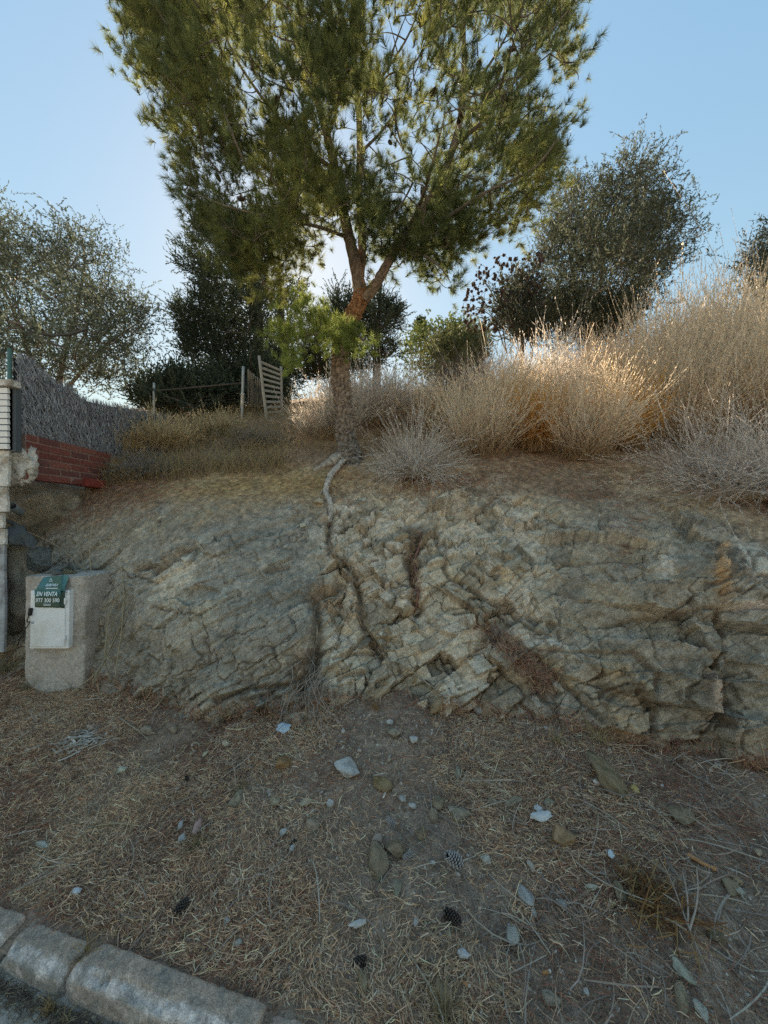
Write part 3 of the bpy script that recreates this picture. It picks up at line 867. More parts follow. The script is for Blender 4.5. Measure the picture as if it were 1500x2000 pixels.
# gravel and grit: too many and too small to count
acc = Acc()
Vg, Fg = ico(1)
def grit(n):
    px = rng.uniform(-20, 1520, n); py = 1390 + rng.uniform(0, 1, n) ** 1.3 * 600
    lo = np.full(n, .7); hi = np.full(n, 4.5)
    for _ in range(14):
        m = (lo + hi) / 2
        f = CAMZ + (1000 - py) / F * m - ground_z((px - 750) / F * m, m)
        lo = np.where(f > 0, m, lo); hi = np.where(f > 0, hi, m)
    return np.stack([(px - 750) / F * lo, lo, CAMZ + (1000 - py) / F * lo], 1), px, py
gp0, gpx0, gpy0 = grit(5200)
for p, px, py in zip(gp0, gpx0, gpy0):
    if p[1] < kerb_y(p[0]) + 0.03: continue
    s = rng.uniform(0.0025, 0.008) * (1.9 if rng.uniform() < .07 else 1) * (1.6 if py < 1560 and px > 300 else 1)
    R = nrm(rng.normal(size=(3, 3)))
    acc.add((Vg * (1 + 0.15 * rng.normal(size=(len(Vg), 1))) * np.array([s, s * rng.uniform(.6, 1), s * .6])) @ R.T + p, Fg,
            np.array([(.42, .33, .25), (.50, .38, .26), (0.54, 0.46, 0.38), (.30, .24, .18), (0.70, 0.62, 0.53)][rng.integers(5)]) * rng.uniform(.7, 1.15))
tag(link('gravel', acc.mesh('gravel', M_STONE)), kind='stuff')

# ------------------------------------------------------------------ straw, needles and twigs on the ground
def scatter_ground(n, lo=0.0, hi=1.02, xr=(-4.2, 3.2), dens=None):
    x = rng.uniform(*xr, n * 2); t = rng.uniform(lo, hi, n * 2)
    yb = np.interp(x, _bx, _by) + 0.05
    y = kerb_y(x) + t * (yb - kerb_y(x))
    keep = np.abs(x) < (y * 1.2 + 0.5)
    if dens is not None:
        keep &= rng.uniform(size=len(x)) < dens(x, y)
    x, y = x[keep][:n], y[keep][:n]
    return np.stack([x, y, ground_z(x, y)], 1)

def lay(P, L, wdt, lift, pitch, heading=None, curl=0.35, K=4):
    N = len(P)
    az = rng.uniform(0, 2 * np.pi, N) if heading is None else heading
    el = rng.normal(0, pitch, N)
    D = np.stack([np.cos(az) * np.cos(el), np.sin(az) * np.cos(el), np.sin(el) + 0.06], 1)
    C = nrm(rng.normal(size=(N, 3)) * np.array([1, 1, 0.35]))
    t = np.linspace(-0.5, 0.5, K)
    Q = P[:, None, :] + D[:, None, :] * (t[None, :, None] * L[:, None, None]) + C[:, None, :] * (curl * L[:, None, None] * (t ** 2)[None, :, None])
    Q[..., 2] += lift[:, None]
    # keep above the ground
    gz = ground_z(Q[..., 0], Q[..., 1]) + 0.003
    Q[..., 2] = np.maximum(Q[..., 2], gz)
    W = np.repeat(wdt[:, None], K, 1) * np.array([0.75] + [1] * (K - 2) + [0.6])
    return ribbons(Q, W)

def patch(P, s, sd): return fbm(P * np.array([1, 1, 0]), s, 3, sd)
# pale straw
N = 110000
P = scatter_ground(N, 0.02, 0.98, dens=lambda x, y: np.clip(0.60 + 2.1 * fbm(np.stack([x, y, 0 * x], 1), 1.7, 4, 301) - 0.25 * ((y - kerb_y(x)) > 1.0) + 0.2 * (x < -0.6), 0.05, 1))
N = len(P)
L = rng.uniform(0.012, 0.046, N) * np.where(rng.uniform(size=N) < .07, 2.6, 1)
hd = np.where(P[:, 0] < -0.4, .35, 0) + 5 * fbm(P * [1, 1, 0], 1.9, 3, 305) + rng.normal(0, .75, N)
V, q = lay(P, L, rng.uniform(0.0012, 0.0030, N), rng.uniform(0.0, 0.018, N), 0.42, hd, .6, 3)
pal = np.array([[0.66, 0.52, 0.36], [0.50, 0.40, 0.30], [0.40, 0.31, 0.24], [0.60, 0.50, 0.39], [0.46, 0.33, 0.22]])
sc_ = np.minimum(pal[rng.integers(0, 5, N)] * rng.uniform(.55, 1.55, (N, 1)) * [1.34, 1.15, 1.0], [.90, .80, .68])
tag(link('dry_straw', make_mesh('dry_straw', V, [q], M_STRAW, np.repeat(sc_, 6, 0))), kind='stuff')
# brown needle litter
P = scatter_ground(52000, 0.0, 1.04, dens=lambda x, y: np.clip(0.5 + 1.3 * fbm(np.stack([x, y, 0 * x], 1), 2.3, 3, 311) + 0.25 * ((y - kerb_y(x)) > 0.7), 0.08, 1))
N = len(P)
V, q = lay(P, rng.uniform(0.02, 0.08, N), rng.uniform(0.0012, 0.0026, N), rng.uniform(0, 0.014, N), 0.2, None, 0.5, 3)
pal = np.array([[0.23, 0.13, 0.085], [0.31, 0.21, 0.145], [0.18, 0.13, 0.10], [0.36, 0.26, 0.18], [0.26, 0.125, 0.095]])
sc_ = np.minimum(pal[rng.integers(0, 5, N)] * rng.uniform(.6, 1.35, (N, 1)) * [1.5, 1.25, 1.1], .85)
tag(link('needle_litter', make_mesh('needle_litter', V, [q], M_STRAW, np.repeat(sc_, 6, 0))), kind='stuff')
# grey twigs, longer and thicker
P = scatter_ground(1700, 0.05, 1.0, dens=lambda x, y: np.clip(0.3 + 0.5 * (x > 0.3) + fbm(np.stack([x, y, 0 * x], 1), 1.5, 2, 321), 0.1, 1))
N = len(P)
V, q = lay(P, rng.uniform(0.08, 0.3, N), rng.uniform(0.002, 0.0045, N), rng.uniform(0.005, 0.03, N), 0.12, None, 0.6, 6)
sc_ = np.array([[0.38, 0.31, 0.26], [0.50, 0.42, 0.33], [0.27, 0.21, 0.17]])[rng.integers(0, 3, N)] * rng.uniform(.7, 1.15, (N, 1))
tag(link('fallen_twigs', make_mesh('fallen_twigs', V, [q], M_STRAW, np.repeat(sc_, 12, 0))), kind='stuff')
# standing stubble
P = scatter_ground(5200, 0.0, 0.8, dens=lambda x, y: np.clip(0.25 + 1.2 * fbm(np.stack([x, y, 0 * x], 1), 2.0, 2, 331) + 0.3 * ((y - kerb_y(x)) < 0.35), 0, 1))
N = len(P)
D = nrm(np.stack([rng.normal(0, .5, N), rng.normal(0, .5, N), rng.uniform(.4, 1, N)], 1))
t = np.linspace(0, 1, 4)
Lh = rng.uniform(0.02, 0.07, N)
Q = P[:, None] + D[:, None] * (t[None, :, None] * Lh[:, None, None]) + (rng.normal(size=(N, 3)) * [1, 1, 0])[:, None] * (Lh[:, None, None] * 0.3 * (t ** 2)[None, :, None])
V, q = ribbons(Q, np.repeat(rng.uniform(0.0016, 0.003, N)[:, None], 4, 1) * np.linspace(1, .4, 4))
sc_ = np.array([[0.55, 0.44, 0.27], [0.44, 0.34, 0.20], [0.34, 0.27, 0.19]])[rng.integers(0, 3, N)] * rng.uniform(.6, 1.15, (N, 1))
tag(link('stubble_grass', make_mesh('stubble_grass', V, [q], M_STRAW, np.repeat(sc_, 8, 0))), kind='stuff')

# litter and dead grass on the bank
def bank_samples(n, wfun, j0=0, j1=None):
    j1 = j1 or len(vs)
    ii = rng.integers(45, NU - 30, n * 6); jj = rng.integers(j0, j1, n * 6)
    p = RPg[ii, jj]; px = pxs[ii]
    py = 1000 - (p[:, 2] - CAMZ) / np.maximum(p[:, 1], .1) * F
    v = vs[jj]
    w = wfun(px, py, v, p)
    keep = rng.uniform(size=len(w)) < w
    ii, jj = ii[keep][:n], jj[keep][:n]
    return RPg[ii, jj] + rng.normal(size=(len(ii), 3)) * 0.006, Ng[ii, jj], pxs[ii]
def w_l(px, py, v, p):
    n = fbm(p, 2.2, 3, 401)
    top = sstep(0.70, 0.9, v) * np.clip(0.55 + 1.3 * n, 0.05, 1) * (1 - 0.6 * ((px > 400) & (px < 640)))
    foot = (1 - sstep(0.1, 0.16, v + 0.04 * n)) * 0.7
    led = np.exp(-(seg_dist(px, py, [(940, 1225), (1010, 1275), (1070, 1335)]) / 22) ** 2)
    led2 = np.exp(-(((px - 1225) / 25) ** 2 + ((py - 1060) / 40) ** 2)) + np.exp(-(seg_dist(px, py, [(812, 1040), (805, 1100), (815, 1180)]) / 8) ** 2) * .6
    return np.clip(top + foot + led + led2, 0, 1)
P, Nr, _ = bank_samples(19000, w_l, 13, NV1 + 12)
N = len(P)
D = rng.normal(size=(N, 3)); D = nrm(D - Nr * (D * Nr).sum(1, keepdims=True) * 0.8 + Nr * 0.1)
t = np.linspace(-.5, .5, 4); Lh = rng.uniform(0.02, 0.10, N)
Q = P[:, None] + Nr[:, None] * rng.uniform(0.004, 0.02, N)[:, None, None] + D[:, None] * (t[None, :, None] * Lh[:, None, None]) + rng.normal(size=(N, 1, 3)) * (Lh[:, None, None] * .4 * (t ** 2)[None, :, None])
V, q = ribbons(Q, np.repeat(rng.uniform(0.0018, 0.0036, N)[:, None], 4, 1))
pal = np.array([[0.25, 0.145, 0.10], [0.33, 0.23, 0.16], [0.20, 0.145, 0.115], [0.43, 0.32, 0.20], [0.28, 0.145, 0.115]])
sc_ = pal[rng.integers(0, 5, N)] * rng.uniform(.6, 1.2, (N, 1))
sc_ = np.minimum(sc_ * [1.45, 1.25, 1.1], .85)
tag(link('bank_litter', make_mesh('bank_litter', V, [q], M_STRAW, np.repeat(sc_, 8, 0))), kind='stuff')

# dry grass between the bushes
def w_g(px, py, v, p):
    n = fbm(p, 1.6, 3, 411)
    g = sstep(0.97, 1.06, v) * (1 - sstep(1.5, 1.75, v)) * np.clip(0.55 + n, 0.1, 1)
    lf = ((px > 190) & (px < 560)) * sstep(0.90, 0.97, v) * 0.9
    return np.clip(g * 0.8 + lf * 0.7 * (v < 1.5), 0, 1)
P, Nr, gpx = bank_samples(15000, w_g, int(NV1 * .88), NV1 + 46)
N = len(P)
hgt = rng.uniform(0.10, 0.34, N) * np.where(gpx < 600, 1.0, 1.1)
D = nrm(np.stack([rng.normal(.08, .38, N), rng.normal(-.05, .38, N), np.ones(N)], 1))
t = np.linspace(0, 1, 5)
bend = np.stack([rng.normal(.15, .5, N), rng.normal(0, .4, N), -rng.uniform(0, .35, N)], 1)
Q = P[:, None] + D[:, None] * (t[None, :, None] * hgt[:, None, None]) + bend[:, None] * (hgt[:, None, None] * .6 * (t ** 2)[None, :, None])
V, q = ribbons(Q, np.repeat(rng.uniform(0.0025, 0.005, N)[:, None], 5, 1) * np.linspace(1, .35, 5))
pal = np.array([[0.56, 0.41, 0.19], [0.50, 0.37, 0.19], [0.42, 0.33, 0.22], [0.60, 0.48, 0.27], [0.32, 0.25, 0.17]])
sc_ = pal[rng.integers(0, 5, N)] * rng.uniform(.6, 1.15, (N, 1))
tag(link('dry_grass', make_mesh('dry_grass', V, [q], M_DRY, np.repeat(sc_, 10, 0))), kind='stuff')

# ------------------------------------------------------------------ dry bushes on the bank
def bush_mesh(seed, n, H, Rw, spread, lean=(0.1, 0.0), droop=0.15, wid=0.0042, heads=1.0, tone=(0.40, 0.345, 0.275), htone=(0.53, 0.455, 0.37), inner=(0.46, 0.31, 0.17)):
    r = np.random.default_rng(seed)
    ncl = 5; ci = r.integers(0, ncl, n)
    coff = np.c_[r.normal(0, Rw * .22, (ncl, 2)), np.zeros(ncl)]; clean = np.c_[r.normal(0, .14, (ncl, 2)), np.zeros(ncl)]; chh = r.uniform(.78, 1.08, ncl); chh[0] = 1.08
    az = r.uniform(0, 2 * np.pi, n)
    rad = np.sqrt(r.uniform(0, 1, n))
    ang = rad * spread                      # angle from vertical
    D = np.stack([np.sin(ang) * np.cos(az), np.sin(ang) * np.sin(az), np.cos(ang)], 1)
    D = nrm(D + clean[ci])
    Lm = H * chh[ci] * r.uniform(0.5, 1.05, n) / np.maximum(np.cos(ang * 0.75), .45)
    Lm = np.minimum(Lm, np.where(np.sin(ang) > .2, Rw / np.maximum(np.sin(ang), .2) * r.uniform(.75, 1.15, n), 9))
    P0 = np.stack([r.normal(0, Rw * .16, n), r.normal(0, Rw * .16, n), -0.03 + 0 * az], 1) + coff[ci]
    K = 8; t = np.linspace(0, 1, K)
    up = np.array([lean[0], lean[1], 0.55])
    dr = np.stack([0 * az, 0 * az, -droop * np.sin(ang) * 2], 1)
    wig = r.normal(size=(n, 3)) * np.where(r.uniform(size=(n, 1)) < .10, .2, .10)
    Q = P0[:, None] + D[:, None] * (t[None, :, None] * Lm[:, None, None]) + (up * 0.28 + dr + wig)[:, None] * (Lm[:, None, None] * (t ** 2)[None, :, None]) \
        + (r.normal(size=(n, 3)) * 0.03)[:, None] * (Lm[:, None, None] * np.sin(t * 7)[None, :, None])
    V, q = ribbons(Q, np.repeat((wid * r.uniform(.7, 1.3, n))[:, None], K, 1) * np.linspace(1.15, .55, K))
    cs = np.asarray(tone) * r.uniform(.65, 1.2, (n, 1))
    cc = np.repeat(cs, K * 2, 0)
    tt_ = np.tile(np.repeat(t, 2), n)[:, None]
    cc = mix(np.asarray(inner) * (0.8 + 0.4 * r.uniform(size=(len(cc), 1))), cc, sstep(0.05, 0.5, tt_))
    acc = Acc().add(V, q, cc)
    # side shoots keep close to their stem
    nt = n * 2
    si = r.integers(0, n, nt); ti = r.uniform(.25, .75, nt)
    kk = ti * (K - 1); k0 = np.clip(kk.astype(int), 0, K - 2); fr_ = (kk - k0)[:, None]
    b0 = Q[si, k0] * (1 - fr_) + Q[si, k0 + 1] * fr_
    T = nrm(Q[si, k0 + 1] - Q[si, k0])
    d2 = nrm(T + r.normal(size=(nt, 3)) * .24)
    l2 = r.uniform(.16, .36, nt) * H
    t3 = np.linspace(0, 1, 5)
    Q2 = b0[:, None] + d2[:, None] * (t3[None, :, None] * l2[:, None, None]) + np.array([lean[0], lean[1], .5]) * (l2[:, None, None] * .25 * (t3 ** 2)[None, :, None])
    V, q = ribbons(Q2, np.repeat(np.full(nt, wid * .7)[:, None], 5, 1) * np.linspace(1, .6, 5))
    acc.add(V, q, np.repeat(np.asarray(tone) * r.uniform(.75, 1.2, (nt, 1)), 10, 0))
    # fluffy spent flower spikes: tight plumes on the ends of stems and shoots
    def plume(QQ, per, part):
        m, Kq = QQ.shape[:2]
        nh = m * per
        si = np.repeat(np.arange(m), per); ti = 1 - part * r.uniform(0, 1, nh)
        kk = ti * (Kq - 1); k0 = np.clip(kk.astype(int), 0, Kq - 2); fr_ = (kk - k0)[:, None]
        b = QQ[si, k0] * (1 - fr_) + QQ[si, k0 + 1] * fr_; T = nrm(QQ[si, k0 + 1] - QQ[si, k0])
        dd = nrm(T + r.normal(size=(nh, 3)) * .27)
        tn = np.repeat(np.asarray(htone) * r.uniform(.72, 1.2, (m, 1)), per, 0) * r.uniform(.9, 1.1, (nh, 1))
        V, q = diamonds(b - dd * .004, dd, r.uniform(.016, .028, nh) * wid / .0044, r.uniform(.0055, .0095, nh) * wid / .0044, nrm(r.normal(size=(nh, 3))))
        acc.add(V, q, np.repeat(tn, 4, 0))
    if heads > .05:
        plume(Q, max(2, int(20 * heads)), .34)
        plume(Q2, max(1, int(13 * heads)), .6)
    return acc.mesh('dry_bush', M_DRY)

GT = (0.74, 0.66, 0.58); GH = (0.80, 0.72, 0.63); YT = (0.70, 0.53, 0.29); YH = (0.76, 0.60, 0.36); BT = (0.79, 0.65, 0.485); BH = (0.91, 0.775, 0.58)
BUSHES = [  # px, distance, top row, half width px, stems, spread, lean, tone, head tone, heads, label
 (790, 3.85, 752, 92, 430, 1.25, .06, GT, GH, .25, 'silvery dry bush with arching stems right of the pine foot, lowest on the bank'),
 (945, 4.08, 690, 100, 420, .85, .12, BT, BH, .8, 'tan dry bush on the crest between the silvery bush and the tall feathery one'),
 (1148, 3.98, 655, 92, 440, .80, .10, BT, BH, 1.0, 'tall feathery beige bush on the crest right of the tan one'),
 (1445, 3.32, 700, 200, 620, 1.15, -.12, (0.72, .63, .55), (.84, .74, .64), 1.0, 'big pale bush overhanging the rock at the right edge, lowest there'),
 (630, 4.7, 740, 88, 380, .85, .10, (0.66, .57, .47), (.74, .65, .54), .7, 'greyish dry bush close behind the pine trunk on its left'),
 (1335, 4.25, 605, 120, 480, .72, .12, BT, BH, 1.1, 'tall plumed bush behind the big overhanging bush'),
 (1500, 4.3, 560, 120, 440, .7, .10, BT, BH, 1.0, 'tall plumed bush cut by the right edge of the bank'),
 (1340, 5.2, 535, 110, 420, .70, .12, BT, BH, 1.0, 'high plumed bush in front of the olive tree on the right'),
 (1440, 5.6, 488, 100, 420, .65, .14, BT, BH, 1.0, 'highest plumed bush on the right skyline'),
 (1240, 4.8, 632, 96, 400, .75, .10, BT, BH, 1.0, 'plumed beige bush with glow-tinted amber grass at its foot, above the tall feathery bush'),
 (1085, 5.4, 618, 76, 360, .75, .08, GT, GH, .7, 'rounded grey bush in front of the small dark bush'),
 (745, 5.2, 702, 78, 380, .75, .05, GT, GH, .6, 'pale grey bush behind the pine trunk on its right'),
 (850, 5.1, 728, 80, 340, .8, .08, BT, BH, .7, 'low beige bush behind the silvery arching bush'),
 (1000, 4.9, 678, 84, 380, .8, .12, BT, BH, .9, 'leaning beige bush with reddish plumes before the grey brushwood'),
 (1545, 5.2, 505, 110, 360, .7, .1, BT, BH, .9, 'plumed bush highest against the right edge'),
 (1235, 5.9, 600, 90, 340, .7, .12, BT, BH, .9, 'plumed bush at the foot of the olive tree'),
 (272, 3.98, 862, 84, 300, 1.15, -.05, (0.36, .34, .33), (.42, .38, .36), .12, 'low grey brushy shrub at the end of the brick wall'),
 (240, 4.4, 826, 52, 240, .75, .0, YT, YH, .4, 'yellow dry tuft rising against the heather screen'),
 (345, 4.7, 802, 80, 330, .95, .05, YT, YH, .5, 'straw yellow bush left of the leaning slatted gate'),
 (430, 4.9, 792, 74, 320, .9, .05, (0.40, .34, .21), YH, .4, 'tangled yellow brown bush below the gatepost'),
 (505, 4.6, 815, 62, 260, 1.0, .05, (0.33, .28, .22), (.40, .33, .25), .3, 'dull brown bush below the leaning slatted gate'),
 (690, 5.9, 722, 70, 260, .8, .05, GT, GH, .5, 'grey bush half hidden behind the pine trunk'),
 (1160, 6.4, 640, 70, 260, .75, .1, BT, BH, .8, 'beige bush in the gap below the dark bush and the olive'),
 (1400, 6.6, 500, 90, 260, .7, .1, BT, BH, .9, 'faint plumed bush behind the highest one on the right'),
]
BUSHES += [(1505, 3.12, 800, 170, 460, 1.2, -.15, (0.72, .63, .55), (.84, .74, .64), .8, 'pale bush hanging lowest over the rock, cut by the right edge'),
 (1040, 4.2, 735, 58, 300, .55, .1, (.78, .43, .11), (.82, .50, .16), .5, 'tuft of dry grass coloured amber for sun glow, between the tan and the tall feathery bush'),  # sun shining through dry grass, put in as amber colour
 (1238, 4.15, 712, 56, 300, .55, .1, (.78, .45, .12), (.82, .52, .18), .5, 'tuft of dry grass coloured amber for sun glow, between the tall feathery bush and the big plumed one'),  # amber tone carries the backlit glow of the grass
 (960, 4.25, 800, 40, 160, .7, .05, (.68, .50, .20), (.7, .54, .24), .3, 'yellow grass at the foot of the tan dry bush'),
 (1425, 4.6, 560, 110, 420, .7, .12, BT, BH, 1.0, 'dense plumed bush filling the slope above the overhanging bush'),
 (1300, 4.75, 590, 90, 360, .7, .12, BT, BH, 1.0, 'plumed bush between the glow-tinted amber grass and the skyline plumes')]
for i, (px, d, top, hw, n, spr, lean, tn, ht, hd_, lab) in enumerate(BUSHES):
    zb = hill_z(px, d)
    p = np.array([(px - 750) / F * d, d, zb])
    H = max(CAMZ + (1000 - top) / F * d - zb, .25)
    Rw = hw / F * d
    me = bush_mesh(600 + i, int(n * 1.35), H * .93, Rw, spr, (lean, 0), .18 if spr < 1 else .42, .0044 * (d / 4.2), hd_, tn, ht)
    tag(link('dry_bush', me, None, p), lab, 'bush', 'dry bushes along the top of the bank')

# ------------------------------------------------------------------ trees
def grow(limbs, targets, sag=0.06, r0=0.012, r1=0.003, K=6, seed=0, up=0.0):
    """limbs: list of (n,4) rows x,y,z,r. every target gets a branchlet from the nearest older node. returns tubes and end directions"""
    r = np.random.default_rng(seed)
    nodes = np.concatenate([resample(l, max(6, int(len(l) * 5)))[:, :3] for l in limbs])
    tg = np.asarray(targets)
    dist0 = np.array([np.min(((nodes - q) ** 2).sum(1)) for q in tg])
    tg = tg[np.argsort(dist0)]
    buf = np.zeros((len(nodes) + len(tg) * 3, 3)); buf[:len(nodes)] = nodes; cnt = len(nodes)
    PA = np.zeros((len(tg), K, 3)); LEN = np.zeros(len(tg))
    t = np.linspace(0, 1, K)[:, None]
    for i, q in enumerate(tg):
        dv = buf[:cnt] - q
        d2 = (dv * dv).sum(1) + np.maximum(dv[:, 2], 0) * 0.5     # prefer nodes below
        b = buf[int(np.argmin(d2))]
        v = q - b; ln = np.linalg.norm(v)
        bow = r.normal(size=3) * ln * .10 + np.array([0, 0, -sag * ln])
        path = b + v * t + bow * (np.sin(np.pi * t))
        PA[i] = path; LEN[i] = ln
        buf[cnt:cnt + 3] = path[[K // 3, 2 * K // 3, K - 1]]; cnt += 3
    rr = (r0 * np.clip(LEN / 0.5, .35, 1.0))[:, None] * np.linspace(1, 0, K)[None] + r1  # thins outward
    endd = nrm(PA[:, -1] - PA[:, -2])
    return tg, PA, rr, endd

def sample_poly(poly, n, dfun, seed, dens=None, wobble=9):
    r = np.random.default_rng(seed)
    poly = [tuple(p) for p in poly]
    xs_, ys_ = np.array(poly).T
    out = []
    while len(out) < n:
        x = r.uniform(xs_.min() - wobble, xs_.max() + wobble, 4000); y = r.uniform(ys_.min() - wobble, ys_.max() + wobble, 4000)
        k = in_poly(x + wobble * fbm(np.stack([x / 40, y / 40, 0 * x], 1), 1, 2, 5), y + wobble * fbm(np.stack([x / 40, y / 40, 0 * x + 9], 1), 1, 2, 6), poly)
        ed = seg_dist(x, y, poly + poly[:1])
        if dens is not None: k &= r.uniform(size=4000) < dens(x, y, ed)
        for a, b, e in zip(x[k], y[k], ed[k]):
            d = dfun(a, b, e, r)
            out.append(at(a, b, d))
    return np.array(out[:n])

def limb(rows):
    """rows (px,py,d,r)"""
    return np.array([[*at(a, b, d), r] for a, b, d, r in rows])

def limb_tube(acc, L, n, sides, colr, rough=0.12, seed=0):
    R = resample(L, n)
    V, q = tubes(R[None, :, :3], R[None, :, 3], sides)
    ctr = np.repeat(R[:, :3], sides, 0)
    f1, f2, idv, _ = worley(V * np.array([46, 46, 15]), 500 + seed)
    k = 1 + rough * (idv - .5) * 1.2 - rough * 1.3 * (1 - sstep(0, .16, f2 - f1)) + rough * .6 * fbm(V, 18, 3, 9)
    V2 = ctr + (V - ctr) * k[:, None]
    cc = np.asarray(colr) * 1.3 * (0.8 + .4 * idv[:, None]) * (1 + .25 * fbm(V, 30, 3, 8)[:, None])
    cc = mix(cc, cc * .5, (1 - sstep(0, .13, f2 - f1))[:, None])
    acc.add(V2, q, np.clip(cc, .01, 1))

# ---- the pine
BARK = (0.23, 0.175, 0.135); BARKR = (0.27, 0.14, 0.075); BARKG = (0.24, 0.20, 0.165)
trunk = limb([(688, 925, 4.14, .27), (684, 897, 4.17, .185), (679, 872, 4.2, .14), (674, 830, 4.2, .122), (669, 770, 4.2, .118), (664, 710, 4.2, .112), (667, 665, 4.2, .108), (684, 625, 4.2, .106), (701, 592, 4.2, .104), (707, 570, 4.2, .098)])
l_left = limb([(706, 580, 4.2, .088), (697, 530, 4.22, .082), (686, 480, 4.25, .074), (670, 410, 4.25, .064), (656, 335, 4.25, .056), (640, 270, 4.25, .05), (622, 205, 4.25, .042), (606, 110, 4.3, .034), (590, 20, 4.35, .028), (572, -90, 4.4, .02), (556, -200, 4.4, .01)])
l_mid = limb([(703, 548, 4.26, .06), (707, 480, 4.36, .054), (702, 400, 4.42, .048), (703, 300, 4.45, .044), (700, 200, 4.45, .04), (692, 100, 4.4, .034), (690, -10, 4.35, .028), (697, -140, 4.3, .02), (702, -280, 4.3, .008)])
l_right = limb([(712, 585, 4.18, .072), (736, 552, 4.12, .064), (765, 500, 4.05, .056), (800, 445, 4.0, .05), (850, 370, 3.95, .044), (888, 280, 3.95, .042), (905, 185, 4.0, .036), (905, 60, 4.05, .03), (900, -60, 4.1, .022), (890, -190, 4.1, .01)])
subs = [limb(r) for r in [
 [(886, 285, 3.95, .03), (940, 240, 3.8, .024), (1000, 165, 3.7, .018), (1060, 80, 3.7, .01), (1110, 20, 3.7, .006)],
 [(790, 460, 4.0, .03), (870, 425, 3.8, .024), (950, 375, 3.6, .018), (1040, 330, 3.5, .012), (1090, 270, 3.5, .006)],
 [(775, 488, 4.05, .026), (850, 480, 4.2, .02), (920, 455, 4.4, .014), (980, 420, 4.6, .006)],
 [(656, 335, 4.25, .034), (600, 290, 4.0, .028), (540, 225, 3.8, .022), (470, 130, 3.7, .015), (420, 20, 3.7, .007)],
 [(670, 410, 4.25, .034), (600, 370, 4.5, .028), (520, 325, 4.7, .022), (440, 260, 4.8, .015), (350, 150, 4.8, .007)],
 [(682, 465, 4.25, .03), (610, 440, 3.9, .024), (530, 425, 3.7, .018), (450, 405, 3.6, .012), (385, 380, 3.6, .006)],
 [(622, 205, 4.25, .03), (560, 120, 4.6, .022), (500, 20, 4.8, .014), (450, -80, 4.9, .006)],
 [(700, 200, 4.45, .026), (760, 130, 4.8, .02), (810, 40, 5.0, .014), (840, -70, 5.0, .006)],
 [(703, 300, 4.45, .026), (750, 250, 4.9, .02), (800, 170, 5.3, .012), (830, 90, 5.5, .006)],
 [(702, 360, 4.42, .026), (660, 300, 4.9, .02), (600, 220, 5.4, .012), (540, 120, 5.6, .006)],
 [(640, 270, 4.25, .026), (660, 200, 3.8, .02), (670, 110, 3.4, .014), (660, 20, 3.2, .006)],
 [(800, 445, 4.0, .028), (830, 370, 3.5, .02), (850, 300, 3.2, .014), (870, 220, 3.0, .006)],
 [(905, 185, 4.0, .024), (960, 120, 4.4, .018), (1010, 30, 4.6, .012), (1050, -50, 4.7, .006)],
]]
CROWN = [(560, -330), (400, -260), (300, -160), (246, -60), (244, 20), (240, 92), (270, 160), (300, 226), (330, 284), (356, 300), (338, 350), (350, 390), (376, 430), (432, 500), (495, 548), (560, 562),
         (612, 530), (680, 505), (745, 530), (790, 520), (840, 540), (900, 510), (950, 466), (1030, 424), (1082, 378), (1098, 320), (1124, 270), (1132, 184), (1108, 196), (1086, 160), (1116, 84), (1150, 30), (1150, -60), (1050, -210), (850, -320)]
def crown_dens(x, y, ed):
    P_ = np.stack([x / 95.0, y / 95.0, 0 * x], 1)
    n = fbm(P_, 1.0, 3, 71)
    w = 0.62 + 1.55 * n
    hole = np.exp(-(((x - 725) / 150) ** 2 + ((y - 250) / 150) ** 2)) * .75 + np.exp(-(((x - 640) / 90) ** 2 + ((y - 470) / 60) ** 2)) * .7 + np.exp(-(((x - 705) / 60) ** 2 + ((y - 495) / 55) ** 2)) * .8 + np.exp(-(((x - 1070) / 60) ** 2 + ((y - 225) / 40) ** 2)) * .5
    w = w * (1 - hole)
    w += np.exp(-(((x - 860) / 150) ** 2 + ((y - 440) / 60) ** 2)) * .45 + np.exp(-(((x - 400) / 130) ** 2 + ((y - 200) / 220) ** 2)) * .28
    w *= np.where((y > 505) & (x > 560), .4, 1)
    return np.clip(w * np.where(ed < 25, .8, 1), 0.03, 1)
def crown_depth(x, y, ed, r):
    half = min(2.0, 0.35 + ed / F * 4.2 * 0.95)
    return max(3.0, 4.2 + r.normal() * half * .55)
tg = sample_poly(CROWN, 3000, crown_depth, 3, crown_dens, 55)
trunk[:, 3] *= .84
for q_s in (l_left, l_mid, l_right): q_s[:, 3] *= .86
trunk[:2, 3] *= [.66, .85]
for q_s in subs: q_s[:, 3] *= .72
limbs = [l_left, l_mid, l_right] + subs
tg, PA, rr, endd = grow(limbs, tg, .05, .011, .0028, 6, 2)
pine = empty('pine_tree', trunk[1, :3], 'tall pine with forked reddish trunk standing on the crest of the rock bank', 'tree')
acc = Acc()
limb_tube(acc, trunk, 260, 40, BARK, .20, 1)
